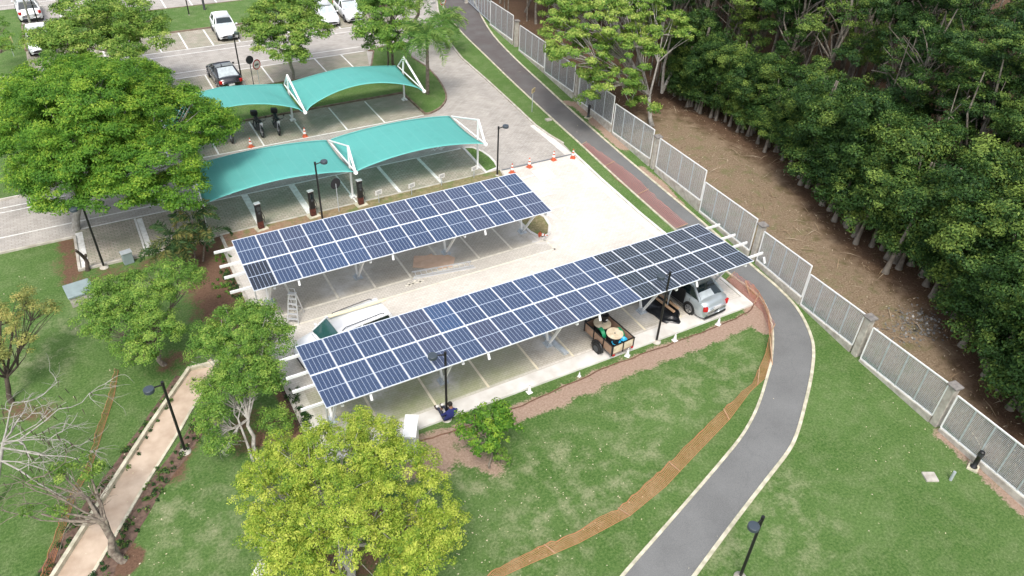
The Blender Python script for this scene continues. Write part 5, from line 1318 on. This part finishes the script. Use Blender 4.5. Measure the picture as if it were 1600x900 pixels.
palm('clump_palm', 'dark clumping palm among the yellowed fronds left of the shorter carport', G(290, 408), [G(300, 345, 2.2), G(268, 372, 1.9), G(325, 365, 1.6), G(290, 375, 1.3), G(258, 392, 1.5)], 9, 1.5, 'palmdark', 63, trunk_r=.04, droop=1.1, leafw=.05)

# ------------------------------------------------------------ the wood beyond the fence
frng = np.random.default_rng(77)
def forest_proto(name, kind, seed):
    rng = np.random.default_rng(seed)
    root = empty(name, (0, 0, 0), 0, '-', 'tree', '-')
    mb = MB()
    if kind == 'front':
        lob = [((rng.normal(0, .2), rng.normal(0, .3), 1.5), (1.05, 1.05, 1.12)), ((rng.normal(0, .4), rng.normal(0, .5), 3.0), (1.1, 1.1, 1.0)), ((rng.normal(.2, .5), rng.normal(0, .6), 4.1 + rng.uniform(-.6, .8)), (.8, .8, .8))]
        V, Q, T, C = crown(rng, lob, puff_r=.34, puff_density=3.6, leaves_per_puff=125, size=.10, shell=.7, low=-.6, flat=.8, gap=.25)
        for kx in range(2):
            x, y = rng.normal(0, .35), rng.normal(0, .35)
            mb.tube([(x, y, -.05), (x, y, .18), (x * .9, y * .9, .7), (x * .6 + .1, y * .6, 2.4), (x * .3, y * .3, 4.2)], [.15, .105, .07, .05, .035], 8)
            for a in range(0):
                t = a * 1.57 + rng.uniform(0, 1); mb.tube([(x, y, .34), (x + .22 * math.cos(t), y + .22 * math.sin(t), .08), (x + .38 * math.cos(t), y + .38 * math.sin(t), -.02)], [.05, .04, .02], 5)
    else:
        h = rng.uniform(10.5, 13.5)
        lob = []
        for i in range(9):
            z = h * (.42 + .56 * (i / 8)); w = (1.5 - .9 * abs(i / 8 - .45))
            lob.append(((rng.normal(0, .95), rng.normal(0, .95), z), (w * rng.uniform(.7, 1.1), w * rng.uniform(.7, 1.1), rng.uniform(.7, 1.15))))
        V, Q, T, C = crown(rng, lob, puff_r=.42, puff_density=2.2, leaves_per_puff=125, size=.118, shell=.6, low=-.4, flat=.6, gap=.7)
        lx, ly = rng.normal(0, .5, 2)
        branches(mb, rng, (0, 0, -.05), (lx * .5, ly * .5, h * .42), C, .12, 6, twigs=False, wob=.5)
        fk = np.array([lx * .5, ly * .5, h * .42])
        mb.tube([fk, fk + np.array([.2, -.1, h * .25]), fk + np.array([-.2, .3, h * .5])], [.13, .09, .03], 7)
        for i in range(2):
            x, y = rng.normal(0, 1.0, 2); dx, dy = rng.normal(0, .4, 2)
            mb.tube([(x, y, 0), (x + dx * .4, y + dy * .4, h * .35), (x + dx * 1.2, y + dy, h * .8)], [.075, .055, .02], 6)
        for i in range(9):
            a = rng.uniform(0, 6.28); z0 = rng.uniform(.3, .7) * h; p = np.array([lx * .4, ly * .4, z0])
            mb.tube([p, p + np.array([math.cos(a) * .9, math.sin(a) * .9, 1.0]), p + np.array([math.cos(a) * 1.9, math.sin(a) * 1.9, 1.8])], [.05, .035, .015], 5)
    o = bpy.data.objects.new('crown', mesh_np('crown', V, Q, T, L['forest'] if kind == 'front' else L[('forest', 'dark')[seed % 2]])); col.objects.link(o); o.parent = root
    mb.build('trunk', M['bark_forest'], root)
    return root
fr_p = [forest_proto('edge_tree', 'front', 200 + i) for i in range(4)]
ta_p = [forest_proto('forest_tree', 'tall', 300 + i) for i in range(5)]
used = set()
def plant(protos, x, y, label, group, sc):
    p = protos[frng.integers(len(protos))]
    if id(p) not in used: used.add(id(p)); o = p
    else: o = copy_tree(p)
    put(o, (x, y, 0), frng.uniform(0, 6.28), label, group, (sc * frng.uniform(.92, 1.1), sc * frng.uniform(.92, 1.1), sc * frng.uniform(.9, 1.12)))
acc = 0
tlv = [Vector(p) for p in tl]
def along(pts, step, off):
    out = []; carry = 0
    for a, b in zip(pts[:-1], pts[1:]):
        L_ = (b - a).length; d = (b - a) / L_; n = Vector((-d.y, d.x));
        if n.x < 0: n = -n
        t = carry
        while t < L_: out.append(a + d * t + n * off); t += step
        carry = t - L_
    return out
for p in along(tlv, .85, .25): plant(fr_p, p.x + frng.normal(0, .12), p.y + frng.normal(0, .12), 'low leafy tree with a pale flared trunk along the wood\'s edge', 'low leafy trees along the edge of the wood', 1.0 if p.y > 26 else 1.32)
for p in along(tlv, 2.3, 1.8): plant(fr_p, p.x + frng.normal(0, .4), p.y + frng.normal(0, .4), 'low leafy tree filling in directly behind the wood\'s edge', 'understorey trees behind the edge of the wood', 1.15)
ext = [tlv[0] + (tlv[0] - tlv[1]).normalized() * 26] + tlv + [tlv[-1] + Vector((-.3, -1)) * 4]
lab_t = 'tall dark green tree with a pale trunk inside the wood beyond the fence'
for off, step, sc in ((4.2, 3.0, .92), (7.2, 3.2, 1.02), (10.5, 3.4, 1.1), (14, 3.7, 1.15), (18, 4.2, 1.2), (23, 4.8, 1.25), (29, 5.0, 1.3), (35, 5.5, 1.35)):
    for p in along(ext, step, off):
        plant(ta_p, p.x + frng.normal(0, .6), p.y + frng.normal(0, .6), lab_t, 'tall trees inside the wood', sc)
for p in along([tlv[0] + (tlv[0] - tlv[1]).normalized() * 24, tlv[0]], 3.2, 1.0): plant(ta_p, p.x + frng.normal(0, .5), p.y, lab_t, 'tall trees inside the wood', .85)
print('objects', len(bpy.data.objects), 'polys', sum(len(m_.polygons) for m_ in bpy.data.meshes))

# ------------------------------------------------------------ low planting (uncountable)
def plants_along(name, label, polys, n_per_m, hgt, size, leaf, seed, spread=.18, kind='stuff', cat='plants'):
    rng = np.random.default_rng(seed); P = []; N = []; T = []
    for pts in polys:
        for a, b in zip(pts[:-1], pts[1:]):
            a, b = np.array(a), np.array(b); ln = np.linalg.norm(b - a)
            for _ in range(int(ln * n_per_m)):
                c = a + (b - a) * rng.uniform() + rng.normal(0, spread, 2); r = rng.uniform(.07, .16); k = 26; tt = rng.uniform(0, .6)
                e = rng.normal(0, 1, (k, 3)); e /= np.linalg.norm(e, axis=1, keepdims=True); e[:, 2] = np.abs(e[:, 2])
                P.append(np.array([c[0], c[1], .02]) + e * r * np.array([1, 1, hgt / .12]) * rng.uniform(.3, 1, (k, 1))); N.append(e + np.array([0, 0, .6])); T.append(np.clip(tt + rng.normal(0, .2, k), 0, 1))
    P = np.concatenate(P); V, Q = leaf_quads(rng, P, np.concatenate(N), size, .6)
    o = bpy.data.objects.new(name, mesh_np(name, V, Q, np.concatenate(T), L[leaf])); col.objects.link(o); tag(o, label, cat, kind=kind); return o
fb1 = pix([(285, 590), (220, 685), (150, 785), (70, 900)]); fb2 = pix([(318, 650), (295, 690), (240, 765), (190, 850), (150, 910)])
plants_along('flower_bed', 'low dark green border plants lining both sides of the sandy walkway', [fb1, fb2], 11, .14, .075, 'dark', 71)
plants_along('hedge', 'dark low hedge plants along the left edge of the lower lot', [pix([(452, 612), (470, 650), (486, 690)]), pix([(350, 425), (366, 450), (372, 470)])], 16, .22, .075, 'dark', 72, spread=.14, cat='hedge')
plants_along('ground_cover', 'sparse shrubs and weeds beside the left ends of the carports', [pix([(340, 395), (345, 405)]), pix([(345, 440), (355, 455)])], 22, .15, .08, 'mid', 73, spread=.3)
# soil under the border
for l in (fb1, fb2):
    mbk = MB(); q = smooth_line(l, 6); rnd = random.Random(2); q = [(x + rnd.uniform(-.05, .05), y + rnd.uniform(-.05, .05)) for x, y in q]
    strip(mbk, q, .62, None, .006); tag(mbk.build('flower_bed_soil', mat('bed_soil', (.09, .055, .04), .95, rgb2=(.17, .11, .08), vscale=7, bump=.6)), kind='structure')
mbk = MB(); strip(mbk, pix([(446, 600), (470, 650), (492, 700)]), .55, None, .006); tag(mbk.build('bed_soil', mat('dark_bed', (.035, .022, .016), .95, rgb2=(.10, .06, .045), vscale=7)), kind='structure')
# fallen leaves and litter on lawns and under the wood
rng = np.random.default_rng(5); P = []
for (cx_, cy_, sx_, sy_, n_) in ((760, 850, 130, 60, 170), (900, 720, 90, 70, 130), (1400, 690, 70, 70, 90), (820, 230, 80, 60, 120), (250, 800, 60, 80, 60), (60, 560, 60, 80, 50), (780, 60, 60, 50, 120)):
    for _ in range(n_):
        p = G(rng.normal(cx_, sx_), rng.normal(cy_, sy_)); P.append((p.x, p.y, .03))
P = np.array(P); V, Q = leaf_quads(rng, P, np.tile([0, 0, 1.], (len(P), 1)), .05, .6, .25, .6)
fall = leafmat('fallen_leaves', [(0, (.55, .50, .30)), (1, (.75, .66, .48))], .1)
o = bpy.data.objects.new('fallen_leaves', mesh_np('fallen_leaves', V, Q, rng.uniform(0, 1, len(Q)), fall)); col.objects.link(o); tag(o, 'pale fallen leaves scattered over the lawns', 'leaves', kind='stuff')
P = []
for _ in range(5200):
    y = rng.uniform(6, 46); x0 = np.interp(y, fy, fx); x1 = np.interp(y, ty, tx); P.append((rng.uniform(x0 + .4, max(x1 + 2, x0 + 3)), y, .03))
P = np.array(P); V, Q = leaf_quads(rng, P, np.tile([0, 0, 1.], (len(P), 1)), .13, .22, .35, .6)
lit = leafmat('dry_litter', [(0, (.10, .06, .035)), (.6, (.32, .23, .14)), (1, (.55, .46, .34))], .1)
o = bpy.data.objects.new('leaf_litter', mesh_np('leaf_litter', V, Q, rng.uniform(0, 1, len(Q)) ** 1.5, lit)); col.objects.link(o); tag(o, 'dry twigs and leaf litter on the strip between fence and wood', 'litter', kind='stuff')
P = []
for _ in range(150):
    y = rng.uniform(8, 44); x0 = np.interp(y, fy, fx); x1 = np.interp(y, ty, tx); P.append((x0 + (x1 - x0) * rng.uniform(.25, 1.0), y, .045))
P = np.array(P); V, Q = leaf_quads(rng, P, np.tile([0, 0, 1.], (len(P), 1)), .85, .035, .08, .6)
o = bpy.data.objects.new('fallen_sticks', mesh_np('fallen_sticks', V, Q, rng.uniform(.4, 1, len(Q)), lit)); col.objects.link(o); tag(o, 'long pale dry sticks scattered on the bare strip below the wood', 'sticks', kind='stuff')
# rubble patch beyond the fence
P = []
for _ in range(420):
    p = G(rng.normal(1435, 22), rng.normal(508, 13)); P.append((p.x, p.y, .03))
P = np.array(P); V, Q = leaf_quads(rng, P, np.tile([0, 0, 1.], (len(P), 1)), .11, .8, .4, .6)
o = bpy.data.objects.new('rubble', mesh_np('rubble', V, Q, rng.uniform(0, 1, len(Q)), leafmat('rubble_grey', [(0, (.13, .13, .12)), (.85, (.22, .21, .195)), (1, (.50, .48, .44))], .0))); col.objects.link(o); tag(o, 'pale grey rubble scattered beyond the fence near the wood', 'rubble', kind='stuff')

# ------------------------------------------------------------ orange plastic safety mesh
def netmat(name, rgb, dens):
    k = NT(name); k.rough(.6); k.b.inputs['Base Color'].default_value = (*rgb, 1)
    uv = k.attr('u'); vv = k.attr('v')
    def ln(x, per, w):
        f = k.math('FRACT', k.math('MULTIPLY', x, per)); return k.math('LESS_THAN', f, w)
    g_ = k.math('MAXIMUM', ln(uv, dens, .14), ln(vv, dens, .26))
    tp = k.t.nodes.new('ShaderNodeBsdfTransparent'); mx = k.t.nodes.new('ShaderNodeMixShader')
    k.link(g_, mx.inputs[0]); k.link(tp.outputs[0], mx.inputs[1]); k.link(k.b.outputs[0], mx.inputs[2]); k.link(mx.outputs[0], k.t.nodes['Material Output'].inputs['Surface'])
    return k.m
M['net'] = netmat('orange_safety_mesh', (.48, .20, .10), 16)
M['netpink'] = netmat('faded_pink_safety_mesh', (.42, .17, .14), 12)
def safety_net(label, bottom, top, mt, posts=3, sag=.1, zt=.75):
    """bottom / top: lists of points on the site"""
    root = empty('safety_mesh', bottom[0], 0, label, 'safety mesh'); o = Vector(bottom[0])
    top = [b_.lerp(t_, .66 if mt == 'net' else .85) for b_, t_ in zip(bottom, top)]
    n = 8 * (len(bottom) - 1); m_ = 5
    def interp(l, t):
        k = t * (len(l) - 1); i = min(len(l) - 2, int(k)); return l[i].lerp(l[i + 1], k - i)
    vs = []; us = []; vv = []; d = 0; prev = None; rn = random.Random(8)
    for i in range(n + 1):
        t = i / n; b = interp(bottom, t); tp = interp(top, t)
        if prev is not None: d += (b - prev).length
        prev = b
        w = rn.uniform(-.06, .06)
        for j in range(m_ + 1):
            s = j / m_; p = b.lerp(tp, s) + Vector((w * s, w * s, -sag * math.sin(math.pi * s) * .5)); vs.append(p - o); us.append(d); vv.append((tp - b).length * s)
    fs = [(i * (m_ + 1) + j, (i + 1) * (m_ + 1) + j, (i + 1) * (m_ + 1) + j + 1, i * (m_ + 1) + j + 1) for i in range(n) for j in range(m_)]
    mb = MB(); mb.add(vs, fs, 0, True); ob = mb.build('net', M[mt], root)
    for nm, arr in (('u', us), ('v', vv)):
        at = ob.data.attributes.new(nm, 'FLOAT', 'POINT'); at.data.foreach_set('value', np.array(arr, dtype=np.float32))
    mb = MB(); mb.tube([vs[i * (m_ + 1)] for i in range(n + 1)], .010, 5); mb.tube([vs[i * (m_ + 1) + m_] for i in range(n + 1)], .010, 5); mb.build('edge_cord', mat(mt + '_cord', (.45, .20, .09) if mt == 'net' else (.40, .19, .15), .7), root)
    for q in range(posts):
        t = q / max(1, posts - 1); b = interp(bottom, t); tp = interp(top, t)
        mb = MB(); mb.tube([Vector((b.x, b.y, 0)) - o, tp - o + Vector((0, 0, .06))], .02, 5); mb.build('stake', M['wood'], root)
    return root
def gp_(l, z=.03): return [G(x, y, z) for x, y in l]
safety_net('long sagging orange mesh barrier crossing the lawn left of the asphalt path', gp_([(1206, 570), (1196, 590), (1172, 612), (1140, 655), (1085, 712), (1040, 760), (985, 805), (905, 848), (830, 880), (775, 905)]), gp_([(1200, 505), (1196, 535), (1178, 590), (1125, 632), (1060, 695), (1010, 740), (955, 790), (880, 830), (800, 862), (740, 905)], .42), 'net', 7)
safety_net('orange mesh hanging around the earth corner by the path bend', gp_([(1207, 570), (1208, 520), (1195, 478), (1172, 462)]), gp_([(1200, 505), (1197, 470), (1180, 440), (1160, 428)], .75), 'net', 3)
safety_net('faded pink mesh laid along the asphalt path above the longer carport', gp_([(907, 226), (935, 250), (962, 279), (1010, 318), (1056, 356)]), gp_([(918, 222), (950, 243), (992, 270), (1030, 308), (1078, 350)], .25), 'netpink', 4)
safety_net('faded pink mesh on the path beside the right end of the longer carport', gp_([(1135, 436), (1165, 462), (1192, 487), (1204, 520)]), gp_([(1150, 424), (1180, 442), (1196, 470), (1212, 505)], .4), 'netpink', 3)
safety_net('orange mesh barrier in the left lawn running down from the loose green tree', gp_([(185, 578), (178, 620), (160, 675), (143, 730), (118, 775), (100, 830), (75, 905)]), gp_([(176, 578), (165, 620), (146, 675), (133, 725), (105, 770), (80, 830), (55, 905)], .35), 'net', 5)

# ------------------------------------------------------------ the seated worker
def worker():
    root = empty('person', (0, 0, 0), 0, 'worker in navy shirt sitting on the sidewalk edge by the lamp post, knees bent', 'person')
    hip = G(700, 655, .22)
    sc = 1.0
    ax = (G(686, 633, .1) - hip); ax.z = 0; ax.normalize()           # direction the legs point
    sd_ = Vector((ax.y, -ax.x, 0))                                   # towards the person's right
    O = hip
    P = lambda f, s, z: O + ax * f + sd_ * s + Vector((0, 0, z))
    verts = []; edges = []; rad = []
    def v(p, r, par=None):
        verts.append(p); rad.append(r)
        if par is not None: edges.append((par, len(verts) - 1))
        return len(verts) - 1
    pel = v(P(0, 0, 0), .145)
    ab = v(P(-.02, .06, .17), .13, pel); ch = v(P(-.02, .15, .34), .155, ab); nk = v(P(.06, .17, .48), .06, ch); hd = v(P(.13, .15, .56), .085, nk); ht = v(P(.16, .14, .66), .075, hd)
    feet = []
    for s in (-1, 1):
        h_ = v(P(.06, s * .10, -.02), .10, pel); kn = v(P(.42, -.05 + s * .12, .26 if s > 0 else .20), .07, h_); an = v(P(.72, -.05 + s * .10, -.04), .045, kn)
        fo = v(P(.88, -.05 + s * .12, -.10), .04, an)
        sh = v(P(.0, .15 + s * .20, .38), .065, ch); el = v(P(.12, .08 + s * .27, .16), .045, sh); wr = v(P(.33, s * .15, .24), .032, el)
        feet.append((an, fo, wr, s))
    me = bpy.data.meshes.new('body'); me.from_pydata(verts, edges, [])
    o = bpy.data.objects.new('body', me); col.objects.link(o); o.parent = root
    sk = o.modifiers.new('skin', 'SKIN'); sk.use_smooth_shade = True
    for i, d in enumerate(me.skin_vertices[0].data): d.radius = (rad[i], rad[i]); d.use_root = (i == pel)
    ss = o.modifiers.new('sub', 'SUBSURF'); ss.levels = 2; ss.render_levels = 2
    # cloth / skin / shoe colours by place on the body
    k = NT('worker_clothes'); k.rough(.9)
    ps = k.t.nodes.new('ShaderNodeSeparateXYZ'); k.link(k.tc.outputs['Object'], ps.inputs[0])
    def dot(vec, c): return k.math('ADD', k.math('ADD', k.math('MULTIPLY', ps.outputs[0], vec.x), k.math('MULTIPLY', ps.outputs[1], vec.y)), c)
    fwd_ = dot(ax, -O.dot(ax)); up_ = k.math('SUBTRACT', ps.outputs[2], O.z)
    torso = k.math('GREATER_THAN', k.math('SUBTRACT', up_, k.math('MULTIPLY', fwd_, 1.1)), .03)
    c = k.mix(torso, (.035, .04, .065), (.014, .02, .12))
    c = k.mix(k.math('GREATER_THAN', up_, .50), c, (.23, .12, .08))
    k.color(c); me.materials.append(k.m)
    hc = P(.15, .145, .61)
    mb = MB(); mb.lathe((0, 0, 0), [(.02, -.115), (.06, -.10), (.082, -.04), (.088, .03), (.075, .08), (.04, .115), (.01, .125)], 18); hh = mb.build('head', M['skin'], root, hc)
    mb = MB(); mb.lathe((0, 0, 0), [(.094, .0), (.096, .04), (.084, .09), (.046, .125), (.01, .135)], 18); hr = mb.build('hair', M['hair'], root, hc - ax * .02)
    mb = MB()
    for s in (-1, 1): mb.lathe(ax * .078 + sd_ * s * .03 + Vector((0, 0, .005)), [(.001, -.01), (.012, 0), (.001, .01)], 8)
    mb.build('eyes', M['black'], hh)
    mb = MB(); mb.tube([ax * .08 + Vector((0, 0, .0)), ax * .105 + Vector((0, 0, -.03)), ax * .085 + Vector((0, 0, -.038))], [.008, .014, .01], 6); mb.box(ax * .08 + Vector((0, 0, -.062)), (.045, .02, .01)); 
    for s in (-1, 1): mb.lathe(sd_ * s * .088 + Vector((0, 0, -.01)), [(.006, -.03), (.016, 0), (.006, .03)], 8)
    mb.build('face', M['skin'], hh)
    for an, fo, wr, s in feet:
        a, f = verts[an], verts[fo]
        mb = MB(); mb.tube([a + Vector((0, 0, .10)), a + Vector((0, 0, -.02)), a.lerp(f, .5) + Vector((0, 0, -.02)), f + ax * .06], [.055, .058, .055, .04], 10); mb.build('boot', M['shoe'], root)
        mb = MB(); mb.tube([a + Vector((0, 0, .10)), a + Vector((0, 0, .125))], [.06, .06], 10); mb.build('sock', M['conewhite'], root)
        w = verts[wr]; d = (P(.50, .04 * s, .20) - w).normalized(); sp = d.cross(Vector((0, 0, 1))).normalized()
        mb = MB(); mb.tube([w, w + d * .05, w + d * .09], [.028, .036, .03], 8)
        for q, (o_, l_) in enumerate(((-.028, .065), (-.010, .078), (.010, .073), (.027, .06))):
            b0 = w + d * .085 + sp * o_; mb.tube([b0, b0 + d * l_ * .5 + Vector((0, 0, -.006)), b0 + d * l_ * .8 + Vector((0, 0, -.03))], [.010, .009, .007], 6)
        b0 = w + d * .03 - sp * .03 * s; mb.tube([b0, b0 - sp * .025 * s + d * .03, b0 - sp * .02 * s + d * .06], [.011, .010, .008], 6)
        mb.build('hand', M['skin'], root)
worker()
